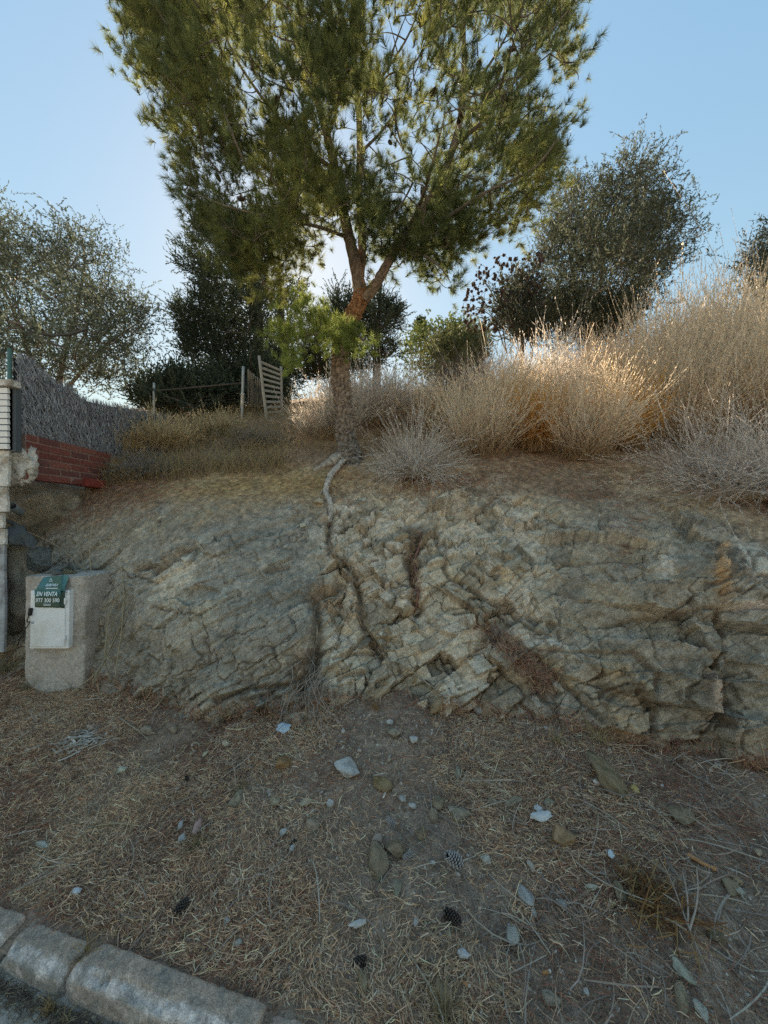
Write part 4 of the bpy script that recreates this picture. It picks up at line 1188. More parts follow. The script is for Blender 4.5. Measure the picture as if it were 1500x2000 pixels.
# reddish upper trunk: recolour by height
cc = acc.C[0].copy(); zz = acc.V[0][:, 2]
z0 = at(0, 690, 4.2)[2]
t_ = sstep(z0 - .35, z0 + .45, zz + .12 * fbm(acc.V[0], 6, 3, 4))[:, None]
acc.C[0] = mix(cc, cc * np.array(BARKR) / np.array(BARK), t_)
t_ = (1 - sstep(trunk[1, 2], trunk[1, 2] + .55, zz))[:, None]
acc.C[0] = mix(acc.C[0], acc.C[0] * np.array([.85, .95, 1.05]), t_)
child('trunk', acc.mesh('trunk', M_BARK, True), pine)
for L_b, n_ in ((l_left, 110), (l_mid, 90), (l_right, 100)):
    acc = Acc(); limb_tube(acc, L_b, n_, 18, (0.22, 0.165, 0.125), .14, 3)
    child('limb', acc.mesh('limb', M_BARK, True), pine)
acc = Acc()
for L_b in subs: limb_tube(acc, L_b, 40, 9, (0.19, 0.155, 0.12), .08, 4)
V, q = tubes(PA, rr, 4)
acc.add(V, q, np.repeat(np.array([0.16, 0.13, 0.10]) * rng.uniform(.7, 1.2, (len(PA), 1)), 24, 0))
# bare dead twigs inside the crown
nb = 900
si = rng.integers(0, len(PA), nb); b0 = PA[si, rng.integers(1, 5, nb)]
D = nrm(rng.normal(size=(nb, 3)) + [0, 0, .1]); L = rng.uniform(.1, .3, nb); t = np.linspace(0, 1, 5)
Q = b0[:, None] + D[:, None] * (t[None, :, None] * L[:, None, None]) + rng.normal(size=(nb, 1, 3)) * (L[:, None, None] * .2 * (t ** 2)[None, :, None])
V, q = tubes(Q, np.repeat(np.full(nb, .0032)[:, None], 5, 1) * np.linspace(1, .5, 5), 3)
acc.add(V, q, np.repeat(np.array([0.20, 0.17, 0.14]) * rng.uniform(.7, 1.3, (nb, 1)), 15, 0))
child('branches', acc.mesh('branches', M_BARK), pine, 'stuff')

def needle_mass(ctr, endd, core, shoots, per, seed, nl=(.055, .095), nw=.0052, tone=(0.12, 0.15, 0.06), young=(0.30, 0.30, 0.085), sl=(.08, .2), upw=.75, jit=.10):
    r = np.random.default_rng(seed)
    n = len(ctr) * shoots
    c0 = np.repeat(ctr, shoots, 0); ed = np.repeat(endd, shoots, 0)
    out = nrm(c0 - core)
    sdir = nrm(out * .55 + ed * .35 + np.array([0, 0, upw]) + r.normal(size=(n, 3)) * .42)
    L = r.uniform(*sl, n)
    base = c0 + r.normal(size=(n, 3)) * jit
    m = n * per
    tpos = np.tile(np.linspace(.1, 1, per), n) + r.normal(0, .03, m)
    S = np.repeat(sdir, per, 0); Ls = np.repeat(L, per)
    B = np.repeat(base, per, 0) + S * (Ls * tpos)[:, None]
    pr = r.normal(size=(m, 3)); pr = nrm(pr - S * (pr * S).sum(1, keepdims=True))
    th = np.clip(r.normal(.85, .28, m), .15, 1.5) * (1.15 - .5 * tpos)
    D = nrm(S * np.cos(th)[:, None] + pr * np.sin(th)[:, None])
    V, f = blades(B, D, r.uniform(*nl, m), np.full(m, nw), nrm(r.normal(size=(m, 3))))
    cl = fbm(c0, 1.3, 3, 800)[:, None]
    ct = mix(np.asarray(tone)[None], np.asarray(young)[None], np.clip(.35 + cl * .9 + r.normal(0, .2, (n, 1)), 0, 1))
    ct = ct * r.uniform(.7, 1.25, (n, 1))
    return V, f, np.repeat(np.repeat(ct, per, 0), 3, 0)
core = at(700, 330, 4.3)
V, f, cc = needle_mass(tg, endd, core, 5, 56, 41, (.06, .105), .0042, sl=(.035, .10), jit=.085)
print('pine needles', len(f))
child('crown', make_mesh('crown', V, [f], M_NEEDLE, cc), pine, 'stuff')
# low bright spray in front of the trunk
low_l = [limb([(668, 655, 4.12, .02), (640, 650, 3.95, .016), (600, 655, 3.85, .012), (565, 668, 3.8, .006)]), limb([(672, 650, 4.1, .016), (690, 650, 3.95, .012), (712, 665, 3.85, .006)])]
LOW = [(545, 650), (556, 612), (590, 595), (630, 600), (650, 640), (690, 640), (722, 658), (715, 682), (680, 668), (640, 672), (610, 690), (580, 716), (550, 700), (538, 675)]
tl = sample_poly(LOW, 46, lambda x, y, e, r: 3.85 + r.normal() * .14, 9)
tl, PAl, rl, el = grow(low_l, tl, .02, .006, .002, 5, 6)
acc = Acc()
for L_b in low_l: limb_tube(acc, L_b, 20, 7, (0.2, .16, .12), .05, 6)
V, q = tubes(PAl, rl, 4); acc.add(V, q, np.array([.17, .14, .1]))
child('branches', acc.mesh('branches', M_BARK), pine, 'stuff')
V, f, cc = needle_mass(tl, el, at(640, 665, 3.95), 9, 44, 43, (.05, .085), .0036, (0.18, .23, .06), (.31, .36, .09), (.03, .075), .3, .07)
child('lower_spray', make_mesh('lower_spray', V, [f], M_NEEDLE, cc), pine, 'stuff', 'bright green low spray of needles in front of the trunk')

# cones: shared mesh of overlapping scales
def cone_mesh(colr, opened=.9, seed=1):
    acc = Acc()
    Vc = ICO2[0] * np.array([.62, .62, .95]); acc.add(Vc * .55, ICO2[1], np.asarray(colr) * .45)
    n = 74
    for k in range(n):
        t = (k + .5) / n
        z = -0.9 + 1.8 * t; r = .58 * math.sqrt(max(0, 1 - (z * .95) ** 2)) * (1.05 - .25 * t) + .05
        a = k * 2.39996
        o = np.array([math.cos(a), math.sin(a), 0]); u = np.array([0, 0, 1.0]); s = np.cross(u, o)
        d = nrm(o * opened + u * (.25 + .8 * t))
        b = np.array([0, 0, z * .85]) + o * r * .45
        L = .50 * (1 - .35 * abs(t - .4)); w = .20
        nn_ = nrm(np.cross(s, d)) * .07
        tip = b + d * L
        V = np.array([b - s * w * .4, b + s * w * .4, tip + s * w - d * .1, tip + nn_ * .9, tip - s * w - d * .1, tip - nn_ * 1.3 - d * .06])
        Fq = np.array([[0, 1, 2], [0, 2, 3], [0, 3, 4], [1, 0, 5], [2, 1, 5], [3, 2, 5], [4, 3, 5], [0, 4, 5]])
        cbase = np.asarray(colr)
        acc.add(V, Fq, np.array([cbase * .6, cbase * .6, cbase * 1.25, cbase * 1.7, cbase * 1.25, cbase]))
    return acc.mesh('pine_cone', M_CONE)
CM_D = cone_mesh((.06, .046, .038)); CM_G = cone_mesh((.30, .27, .25)); CM_B = cone_mesh((.085, .055, .038))
for px, py, d in [(822, 40, 3.7), (935, 125, 3.7), (975, 138, 3.75), (825, 372, 3.6), (1038, 313, 3.4), (760, 245, 4.2), (715, 218, 4.3), (785, 215, 4.1), (762, 278, 4.2), (407, 30, 3.7), (328, 55, 4.0), (362, 112, 3.8), (425, 345, 3.7),
                  (540, 195, 3.8), (436, 275, 3.9), (470, 388, 3.6), (640, 60, 3.3), (588, 96, 3.9), (900, 230, 3.7), (570, 262, 3.8), (1000, 95, 3.7), (845, 180, 3.9)]:
    p = at(px, py, d)
    s = .052 * rng.uniform(.8, 1.15)
    link('cone', CM_B, pine, p - trunk[1, :3], (rng.normal() * .9 + 2.6, rng.normal() * .6, rng.uniform(0, 6)), (s * .75, s * .75, s))

# exposed root running down the bank from the pine
acc = Acc()
def root_on_bank(pts, r0, r1, n, lift=.4, sides=10, colr=(.36, .335, .31), acc=None):
    P_ = []
    for i, (px, py) in enumerate(pts):
        p, nv = bank_at(px, py)
        rr_ = r0 + (r1 - r0) * i / (len(pts) - 1)
        P_.append([*(p + nv * rr_ * lift), rr_])
    limb_tube(acc, np.array(P_), n, sides, colr, .22, 7)
def A_(name, pts, r0, r1, n, lift, colr, par=pine, sides=10):
    a = Acc(); root_on_bank(pts, r0, r1, n, lift, sides, colr, a)
    return child(name, a.mesh(name, M_BARK, True), par)
A_('root', [(684, 888), (668, 895), (650, 903), (632, 912), (612, 920)], .10, .015, 50, .15, (.36, .30, .24), sides=16)
A_('root', [(676, 900), (664, 912), (652, 925), (641, 945), (638, 965), (645, 985), (646, 1005), (644, 1025)], .034, .022, 70, .8, (.46, .39, .32), sides=16)
A_('root', [(646, 985), (660, 1000), (672, 1014), (680, 1030)], .010, .003, 24, .9, (.40, .32, .22))
A_('root', [(640, 950), (628, 965), (622, 982)], .010, .003, 20, .7, (.42, .35, .27))
A_('root', [(640, 1055), (655, 1085), (680, 1105), (690, 1150), (697, 1200), (720, 1245), (745, 1280)], .009, .008, 60, .5, (.27, .2, .14))
A_('root', [(690, 1110), (678, 1135), (672, 1165), (640, 1170), (618, 1185), (620, 1235), (612, 1285), (606, 1330)], .009, .005, 60, .6, (.30, .25, .18))
A_('root', [(720, 1245), (738, 1268), (756, 1285), (790, 1298), (830, 1330), (850, 1345)], .012, .004, 50, .8, (.38, .32, .24))
A_('root', [(822, 1040), (818, 1075), (810, 1095), (813, 1130), (816, 1175), (810, 1200)], .010, .006, 50, .3, (.22, .11, .08))
A_('root', [(870, 1085), (920, 1155), (960, 1180), (1000, 1178), (1022, 1160)], .005, .003, 50, .9, (.24, .18, .13))

# ---- generic trees with leaves or scale sprays
def leafy(ctr, endd, shoots, per, seed, ll, lw, tone, tone2, sl=(.12, .3), jit=.12, spread=.7, upw=.2, rnd=.6):
    r = np.random.default_rng(seed)
    n = len(ctr) * shoots
    c0 = np.repeat(ctr, shoots, 0); ed = np.repeat(endd, shoots, 0)
    sdir = nrm(ed * .6 + np.array([0, 0, upw]) + r.normal(size=(n, 3)) * rnd)
    L = r.uniform(*sl, n)
    base = c0 + r.normal(size=(n, 3)) * jit
    m = n * per
    tp = np.tile(np.linspace(.05, 1, per), n)
    S = np.repeat(sdir, per, 0)
    Bp = np.repeat(base, per, 0) + S * (np.repeat(L, per) * tp)[:, None]
    D = nrm(S + r.normal(size=(m, 3)) * spread)
    V, q = diamonds(Bp, D, r.uniform(*ll, m), r.uniform(*lw, m))
    ct = mix(np.asarray(tone)[None], np.asarray(tone2)[None], np.clip(.4 + fbm(c0, 1.1, 3, seed)[:, None] + r.normal(0, .3, (n, 1)), 0, 1)) * r.uniform(.7, 1.25, (n, 1))
    return V, q, np.repeat(np.repeat(ct, per, 0), 4, 0), base, sdir, L

def tree(name, label, cat, poly, d, depth, n, trunks, lf, seed, bark=(.17, .14, .115), dens=None, group=None, r0=.014, mat=None, twigs=True):
    r = np.random.default_rng(seed)
    tg = sample_poly(poly, n, lambda x, y, e, rr_: d + rr_.normal() * min(depth, .25 + e / F * d), seed, dens or (lambda x, y, e: np.clip(.55 + .95 * fbm(np.stack([x / 60., y / 60., 0 * x], 1), 1, 3, seed), .04, 1)))
    limbs = [limb([(a, b, dd, rad) for a, b, dd, rad in tr]) for tr in trunks]
    tg, PA, rr_, ed = grow(limbs, tg, .03, r0, .004, 6, seed)
    root = empty(name, limbs[0][0, :3], label, cat, group)
    for L_b in limbs:
        acc = Acc(); limb_tube(acc, L_b, 40, 9, bark, .12, seed)
        child('trunk', acc.mesh('trunk', M_BARK, True), root)
    acc = Acc()
    V, q = tubes(PA, rr_, 4); acc.add(V, q, np.asarray(bark) * .9)
    V, q, cc, base, sdir, L = leafy(tg, ed, seed=seed + 1, **lf)
    if twigs:
        t = np.linspace(0, 1, 2)
        V2, q2 = ribbons(base[:, None] + sdir[:, None] * (t[None, :, None] * L[:, None, None]), np.full((len(base), 2), .0028 * d / 7))
        acc.add(V2, q2, np.asarray(bark) * .6)
    child('branches', acc.mesh('branches', M_BARK), root, 'stuff')
    child('crown', make_mesh('crown', V, [q], mat or M_LEAF, cc), root, 'stuff')
    return root

OL = dict(shoots=10, per=12, ll=(.04, .075), lw=(.015, .025), tone=(.085, .098, .062), tone2=(.155, .165, .11), sl=(.15, .36), jit=.17, spread=.65, upw=.45, rnd=.55)
tree('olive_tree', 'grey green olive tree on the hilltop above the plumed bushes', 'tree',
     [(1062, 490), (1088, 420), (1098, 362), (1118, 352), (1140, 372), (1158, 345), (1186, 366), (1200, 330), (1226, 292), (1246, 330), (1262, 306), (1292, 316), (1298, 350), (1278, 392), (1306, 410), (1348, 376), (1368, 392), (1352, 432), (1378, 458), (1346, 488), (1306, 508), (1270, 565), (1230, 620), (1180, 640), (1120, 640), (1080, 615), (1062, 560)],
     8.0, 1.3, 560, [[(1165, 690, 8, 0.065), (1168, 620, 8, 0.055), (1175, 540, 8, 0.040), (1190, 440, 8, 0.025), (1220, 350, 8, 0.010)], [(1185, 690, 7.9, 0.050), (1230, 580, 7.9, 0.040), (1290, 500, 7.9, 0.025), (1340, 430, 7.9, 0.010)], [(1160, 640, 8.1, 0.035), (1120, 540, 8.1, 0.025), (1105, 430, 8.1, 0.010)]], OL, 21)
OL2 = dict(OL); OL2.update(tone=(.085, .105, .07), tone2=(.16, .18, .125), shoots=12, per=12, ll=(.035, .065))
tree('evergreen_oak', 'airy grey leaved tree behind the heather screen on the left', 'tree',
     [(-120, 330), (-60, 350), (0, 395), (30, 430), (60, 470), (90, 490), (110, 455), (150, 440), (185, 470), (215, 490), (220, 530), (215, 560), (240, 580), (290, 600), (310, 640), (300, 680), (270, 720), (230, 750), (150, 770), (60, 760), (-60, 780), (-160, 700), (-180, 450)],
     7.2, 1.5, 640, [[(110, 830, 7.2, 0.060), (120, 720, 7.2, 0.050), (150, 600, 7.2, 0.030), (165, 520, 7.2, 0.018), (160, 460, 7.2, 0.007)], [(90, 800, 7.3, 0.045), (40, 640, 7.3, 0.035), (-20, 500, 7.3, 0.020), (-50, 400, 7.3, 0.010)], [(130, 760, 7.1, 0.035), (200, 680, 7.1, 0.025), (270, 630, 7.1, 0.010)]], OL2, 33)
CY = dict(shoots=9, per=16, ll=(.04, .075), lw=(.018, .032), tone=(.045, .062, .042), tone2=(.085, .105, .058), sl=(.22, .5), jit=.07, spread=.42, upw=.35, rnd=.42)
tree('cypress_tree', 'dark bushy cypress behind the gate, left of the pine trunk', 'tree',
     [(470, 318), (452, 392), (436, 372), (424, 420), (374, 408), (384, 470), (348, 512), (392, 545), (388, 585), (338, 612), (362, 650), (352, 690), (410, 735), (470, 760), (560, 765), (612, 720), (622, 640), (590, 600), (600, 540), (560, 520), (572, 450), (530, 470), (520, 390), (496, 400)],
     9.0, 1.6, 620, [[(500, 830, 9, .15), (505, 700, 9, .13), (500, 560, 9, .09), (480, 440, 9, .04), (470, 380, 9, .02)], [(560, 800, 9.3, .12), (550, 640, 9.3, .09), (545, 520, 9.3, .05), (540, 430, 9.3, .02)]], CY, 44,
     dens=lambda x, y, e: np.clip(.6 + .95 * fbm(np.stack([x / 45., y / 45., 0 * x], 1), 1, 3, 45) - .8 * np.exp(-(((x - 590) / 70) ** 2 + ((y - 525) / 70) ** 2)), .03, 1))
tree('cypress_tree', 'dark conifer partly hidden behind the pine trunk', 'tree',
     [(700, 640), (722, 590), (742, 565), (755, 600), (776, 605), (768, 640), (782, 660), (775, 705), (740, 715), (660, 730), (590, 740), (600, 660), (640, 610), (660, 560), (690, 590)],
     10.0, 1.2, 330, [[(735, 760, 10, .12), (738, 650, 10, .08), (742, 575, 10, .02)], [(650, 780, 10.2, .12), (655, 640, 10.2, .07), (660, 560, 10.2, .02)]], CY, 46)
HJ = dict(CY); HJ.update(tone=(.06, .085, .06), tone2=(.115, .145, .085), upw=.5)
tree('juniper_hedge', 'low dark juniper hedge between the heather screen and the cypress', 'hedge',
     [(262, 785), (285, 762), (310, 748), (345, 735), (390, 738), (440, 725), (500, 715), (540, 720), (560, 780), (480, 815), (380, 820), (300, 815), (270, 800)],
     7.6, .6, 330, [[(300, 850, 7.6, .05), (302, 760, 7.6, .02)], [(380, 850, 7.6, .05), (384, 760, 7.6, .02)], [(460, 850, 7.6, .05), (462, 760, 7.6, .02)]], HJ, 52)
FT = dict(shoots=6, per=12, ll=(.09, .16), lw=(.06, .1), tone=(.08, .12, .045), tone2=(.17, .20, .06), sl=(.25, .6), jit=.3, spread=.9, upw=.3, rnd=.8)
tree('broadleaf_tree', 'sunlit yellow green tree far behind, right of the pine trunk', 'tree',
     [(788, 690), (800, 655), (820, 638), (860, 632), (885, 640), (920, 632), (945, 650), (930, 720), (860, 735), (800, 725)], 22, 2.2, 260, [[(860, 770, 22, .2), (862, 700, 22, .1), (865, 650, 22, .04)]], FT, 61, twigs=False)
tree('broadleaf_tree', 'low olive green tree in front of the far sunlit one', 'tree',
     [(820, 720), (840, 680), (880, 660), (925, 650), (950, 665), (940, 740), (850, 750)], 17, 1.6, 200, [[(890, 780, 17, .2), (892, 720, 17, .1), (895, 680, 17, .04)]], dict(FT, tone=(.09, .10, .045), tone2=(.15, .155, .06), ll=(.07, .13), lw=(.045, .075), jit=.22), 62, twigs=False)
tree('cypress_tree', 'tiny far cypress tip standing above the sunlit tree', 'tree',
     [(815, 645), (816, 630), (822, 622), (828, 630), (829, 648)], 26, .25, 40, [[(822, 720, 26, .1), (822, 660, 26, .06), (822, 630, 26, .02)]], dict(CY, ll=(.08, .14), lw=(.05, .09), sl=(.15, .3), jit=.1), 63, twigs=False)
tree('dark_shrub', 'small round dark shrub in front of the olive tree', 'shrub',
     [(975, 610), (985, 585), (1005, 560), (1035, 560), (1050, 585), (1060, 620), (1055, 660), (1010, 665), (985, 645)], 7.0, .6, 90, [[(1020, 720, 7, .05), (1020, 640, 7, .03), (1022, 590, 7, .01)]], dict(CY, tone=(.06, .07, .05), tone2=(.10, .105, .07)), 64)
tree('leafy_shrub', 'grey green shrub at the right edge on the skyline', 'shrub',
     [(1475, 500), (1480, 475), (1500, 452), (1560, 440), (1600, 520), (1540, 620), (1490, 590), (1465, 540)], 6.8, .6, 150, [[(1530, 640, 6.8, .05), (1525, 540, 6.8, .03), (1515, 470, 6.8, .01)]], OL, 65)
tree('leafy_shrub', 'dark shrub under the olive tree, left of the plumed bushes', 'shrub',
     [(1060, 600), (1100, 580), (1180, 600), (1230, 590), (1250, 620), (1200, 665), (1130, 670), (1070, 660)], 7.6, .7, 190, [[(1150, 720, 7.6, .05), (1150, 640, 7.6, .03), (1152, 600, 7.6, .01)]], dict(OL, tone=(.05, .06, .035), tone2=(.10, .11, .065)), 66)

# shrub with round brown seed heads on bare stems, before the dark bush
def seed_shrub():
    r = np.random.default_rng(8)
    d = 7.0
    base = np.array([at(1015, 690, d), at(1040, 700, d), at(990, 690, d)])
    root = empty('seedhead_shrub', base[0], 'bare shrub covered in round brown seed heads left of the olive tree', 'shrub')
    poly = [(898, 610), (915, 570), (940, 520), (975, 495), (1010, 500), (1050, 490), (1068, 540), (1060, 600), (1030, 640), (960, 650), (910, 640)]
    tgt = sample_poly(poly, 300, lambda x, y, e, q: d + q.normal() * .4, 12)
    lm = [np.array([[*base[0], .012], [*at(1000, 600, d), .009], [*at(1000, 510, d), .004]]), np.array([[*base[1], .012], [*at(1040, 590, d), .009], [*at(1050, 510, d), .004]]), np.array([[*base[2], .012], [*at(950, 610, d), .008], [*at(905, 600, d), .004]]), np.array([[*base[2], .012], [*at(965, 580, d), .008], [*at(930, 530, d), .004]])]
    tg2, PA2, rr2, ed2 = grow(lm, tgt, .02, .005, .0022, 5, 5)
    acc = Acc()
    for l_ in lm: limb_tube(acc, l_, 20, 6, (.19, .155, .13), .05, 2)
    V, q = tubes(PA2, rr2, 4); acc.add(V, q, np.array([.20, .165, .14]))
    child('stems', acc.mesh('stems', M_BARK), root, 'stuff')
    acc = Acc()
    for p in tg2:
        s = r.uniform(.016, .034)
        W, f = ICO2
        acc.add(W * (1 + .28 * r.normal(size=(len(W), 1))) * s + p, f, np.array([.095, .062, .05]) * r.uniform(.7, 1.4))
    child('seed_heads', acc.mesh('seed_heads', M_CONE), root, 'stuff')
seed_shrub()
# grey brushwood behind the leaning bush
brush = bush_mesh(77, 520, .95, .75, 1.1, (.1, 0), .2, .006, .15, (.20, .17, .155), (.22, .18, .16), (.14, .11, .1))
zb = hill_z(935, 6.4)
tag(link('brushwood', brush, None, ((935 - 750) / F * 6.4, 6.4, zb)), 'tangle of grey dead brushwood below the seed head shrub', 'brushwood')
brush2 = bush_mesh(79, 420, .8, .7, 1.15, (.1, 0), .25, .006, .1, (.22, .18, .165), (.24, .2, .17), (.14, .11, .1))
zb = hill_z(870, 6.2)
tag(link('brushwood', brush2, None, ((870 - 750) / F * 6.2, 6.2, zb)), 'lower grey brushwood in front of the far green trees', 'brushwood')

# ------------------------------------------------------------------ walls and fences at the left
# brick wall running away from the street
WA, WB = at(36, 900, 2.92), at(205, 900, 3.95)
wdir = nrm((WB - WA) * [1, 1, 0]); wlen = np.linalg.norm((WB - WA)[:2])
wn_ = np.array([wdir[1], -wdir[0], 0])                 # faces +x (the plot)
ZB, ZT = 1.845, 2.20
wang = math.atan2(wdir[1], wdir[0])
bw = empty('brick_wall', (WA[0], WA[1], ZB), 'low red brick wall under the heather screen, mortar showing', 'wall')
core_me = boxes_mesh('mortar_core', (wlen, .10, ZT - ZB - .012), .004, M_MORTAR)
link('mortar_core', core_me, bw, (wdir[0] * wlen / 2, wdir[1] * wlen / 2, (ZT - ZB) / 2), (0, 0, wang))
nrow = 6; bh = (ZT - ZB) / nrow; bl = .236
brick_mes = [boxes_mesh('brick', (bl - .010, .10, bh - .008), .004, M_BRICK, .0025, k, 1, cc) for k, cc in enumerate([(.27, .095, .075), (.23, .08, .065), (.31, .12, .09), (.20, .085, .075), (.25, .085, .075)])]
half_mes = [boxes_mesh('brick', (bl / 2 - .012, .10, bh - .010), .004, M_BRICK, .0025, 9 + k, 1, cc) for k, cc in enumerate([(.27, .095, .075), (.22, .085, .07)])]
for rw in range(nrow):
    s = 0.0 if rw % 2 == 0 else -bl / 2
    while s < wlen - .05:
        s0, s1 = max(s, 0), min(s + bl, wlen)
        full = s1 - s0 > bl * .8
        if s1 - s0 > .05:
            mdl = (s0 + s1) / 2
            me = brick_mes[int(rng.integers(5))] if full else half_mes[int(rng.integers(2))]
            off = .004 + rng.normal() * .0012
            link('brick', me, bw, (wdir[0] * mdl + wn_[0] * off, wdir[1] * mdl + wn_[1] * off, bh * (rw + .5)), (0, 0, wang + rng.normal() * .008))
        s += bl
# lone brick stub below the wall end
p = at(178, 944, 3.66)
stb = link('brick', boxes_mesh('brick', (.21, .11, .075), .006, M_BRICK, .006, 3, 1, (.27, .06, .045)), None, p, (0, .05, wang - .25))
tag(stb, 'single red brick sticking out below the far end of the brick wall', 'brick')

# heather screen above the bricks
TOP = [(33, 694), (48, 696), (62, 702), (85, 724), (110, 745), (135, 753), (165, 776), (200, 786), (250, 795), (300, 806), (335, 815)]
BOT = [(33, 848), (48, 850), (62, 857), (85, 868), (110, 876), (135, 880), (165, 884), (200, 893), (250, 890), (300, 880), (335, 875)]
def fd(px): return float(np.interp(px, [33, 110, 205, 335], [2.9, 3.28, 3.95, 5.1]))
Tp = np.array([at(a, b, fd(a)) for a, b in TOP]); Bp = np.array([at(a, b, fd(a)) for a, b in BOT])
Tp = resample(Tp, 80); Bp = resample(Bp, 80)
hs = empty('heather_screen', Bp[0], 'grey heather twig screen fence stepping down above the brick wall', 'fence')
n = 11000
si = rng.uniform(0, 79, n); k0 = np.clip(si.astype(int), 0, 78); fr_ = (si - k0)[:, None]
tp_ = Tp[k0] * (1 - fr_) + Tp[k0 + 1] * fr_; bt_ = Bp[k0] * (1 - fr_) + Bp[k0 + 1] * fr_
tv = rng.uniform(0, 1, n)[:, None]
P = bt_ + (tp_ - bt_) * tv + wn_ * rng.uniform(-.010, .010, n)[:, None]
D = nrm(np.array([0, 0, 1.0]) - wdir * rng.normal(.35, .55, n)[:, None] + wn_ * rng.normal(0, .12, n)[:, None])
Lh = rng.uniform(.03, .09, n); t = np.linspace(-.5, .5, 3)
Q = P[:, None] + D[:, None] * (t[None, :, None] * Lh[:, None, None]) + wn_ * (rng.normal(0, .12, n)[:, None, None] * Lh[:, None, None] * (t ** 2)[None, :, None])
V, q = ribbons(Q, np.repeat(rng.uniform(.003, .0075, n)[:, None], 3, 1) * [.8, 1, .6], np.tile(wn_, (n, 1)) + rng.normal(size=(n, 3)) * .4)
V[:, 2] = V[:, 2]
pal = np.array([[.44, .41, .41], [.56, .53, .53], [.28, .265, .27], [.48, .44, .42], [.66, .62, .60]])
child('twigs', make_mesh('twigs', V, [q], M_SCREEN, np.repeat(pal[rng.integers(0, 5, n)] * rng.uniform(.8, 1.1, (n, 1)) * [.80, .85, .92], 6, 0)), hs, 'stuff')
V = np.concatenate([Tp - [0, 0, .02] - wn_ * .016, Bp + [0, 0, .01] - wn_ * .016, Tp - [0, 0, .02] - wn_ * .026, Bp + [0, 0, .01] - wn_ * .026])
i_ = np.arange(79)
qb = np.concatenate([np.stack([i_, i_ + 1, i_ + 81, i_ + 80], 1), np.stack([i_ + 161, i_ + 160, i_ + 240, i_ + 241], 1)])
child('backing_mat', make_mesh('backing_mat', V, [qb], M_SCREEN, np.array([.075, .075, .085])), hs)
for k in (0, 26, 52, 78):
    zlo, zhi = Bp[k][2] - .3, Tp[k][2] + (.05 if k == 0 else -.02)
    me = lathe('post', [(0, zhi - zlo), (.014, zhi - zlo), (.014, 0)], 12, M_GREEN)
    link('post', me, hs, Bp[k] - Bp[0] - wn_ * .05 + [0, 0, zlo - Bp[k][2]])
for f_ in (.2, .8):
    w_ = Bp + (Tp - Bp) * f_ + wn_ * .024
    V, q = tubes(w_[None], np.full((1, 80), .0018), 4)
    child('wire', make_mesh('wire', V, [q], M_GALV), hs)

# white slatted fence panel at the left edge
sp = empty('slat_fence', at(-60, 900, 2.78), 'white horizontal slat fence panel with a cap at the left edge', 'fence')
o0 = np.array(sp.location)
x0, x1 = (-160 - 750) / F * 2.78, (17 - 750) / F * 2.78
zt = CAMZ + (1000 - 757) / F * 2.78; zl = CAMZ + (1000 - 878) / F * 2.78
ns = 10; pit = (zt - zl) / ns
slat_me = boxes_mesh('slat', (x1 - x0, .022, pit * .84), .003, M_WHITE)
for k in range(ns):
    link('slat', slat_me, sp, np.array([(x0 + x1) / 2, 2.78, zl + pit * (k + .5)]) - o0, (math.radians(9), 0, 0))
cap_me = boxes_mesh('cap', (x1 - x0 + .05, .08, .045), .006, M_PLASTER)
link('cap', cap_me, sp, np.array([(x0 + x1) / 2 + .02, 2.79, zt + .03]) - o0)
link('frame', boxes_mesh('frame', (.05, .05, zt - zl + .02), .004, material('frame_grey', (.10, .11, .12), .6, .1)), sp, np.array([x1 - .005, 2.835, (zt + zl) / 2]) - o0)
link('frame', boxes_mesh('frame', (x1 - x0, .01, zt - zl), .002, material('backing_dark', (.05, .055, .06), .6, .1)), sp, np.array([(x0 + x1) / 2, 2.815, (zt + zl) / 2]) - o0)  # dark sheet over the whole back of the slats

# white rendered gatepost under it, in uneven courses
gp = empty('wall_pillar', at(0, 1270, 2.8), 'white flaking rendered wall end below the slat fence', 'wall')
o0 = np.array(gp.location)
for (yt, yb, pr, mm, dd) in [(880, 950, 16, M_PLASTER, 2.80), (951, 1000, 13, M_PLASTER, 2.805), (1001, 1032, 5, M_PLASTER, 2.81), (1033, 1064, 9, M_PLASTER, 2.80), (1065, 1275, 8, material('stained_render', (.40, .40, .41), .9, .35, 12, .006, 60, tint=(.2, .18, .17), tint_scale=8), 2.805)]:
    zt_, zb_ = CAMZ + (1000 - yt) / F * dd, CAMZ + (1000 - yb) / F * dd
    xr = (pr - 750) / F * dd; xl = xr - .75
    me = boxes_mesh('render_block', (xr - xl, .025, zt_ - zb_), .006, mm, .007, int(yt), 3)
    link('render_block', me, gp, np.array([(xl + xr) / 2, dd + .0125, (zt_ + zb_) / 2]) - o0)
# splash of plaster between pillar and bricks
W, f = ICO4
sd_ = W * np.array([.105, .08, .18])
sd_ = sd_ * (1 + .35 * fbm(W, 2.2, 4, 5) + .22 * fbm(W, 7, 3, 6))[:, None]
cc_ = np.array([.62, .60, .54])
pl = link('plaster_lump', make_mesh('plaster_lump', sd_, [f], M_PLASTER, None, False), None, at(38, 905, 2.95), (0, 0, .3))
tag(pl, 'ragged lump of white plaster between the white wall end and the bricks', 'plaster')

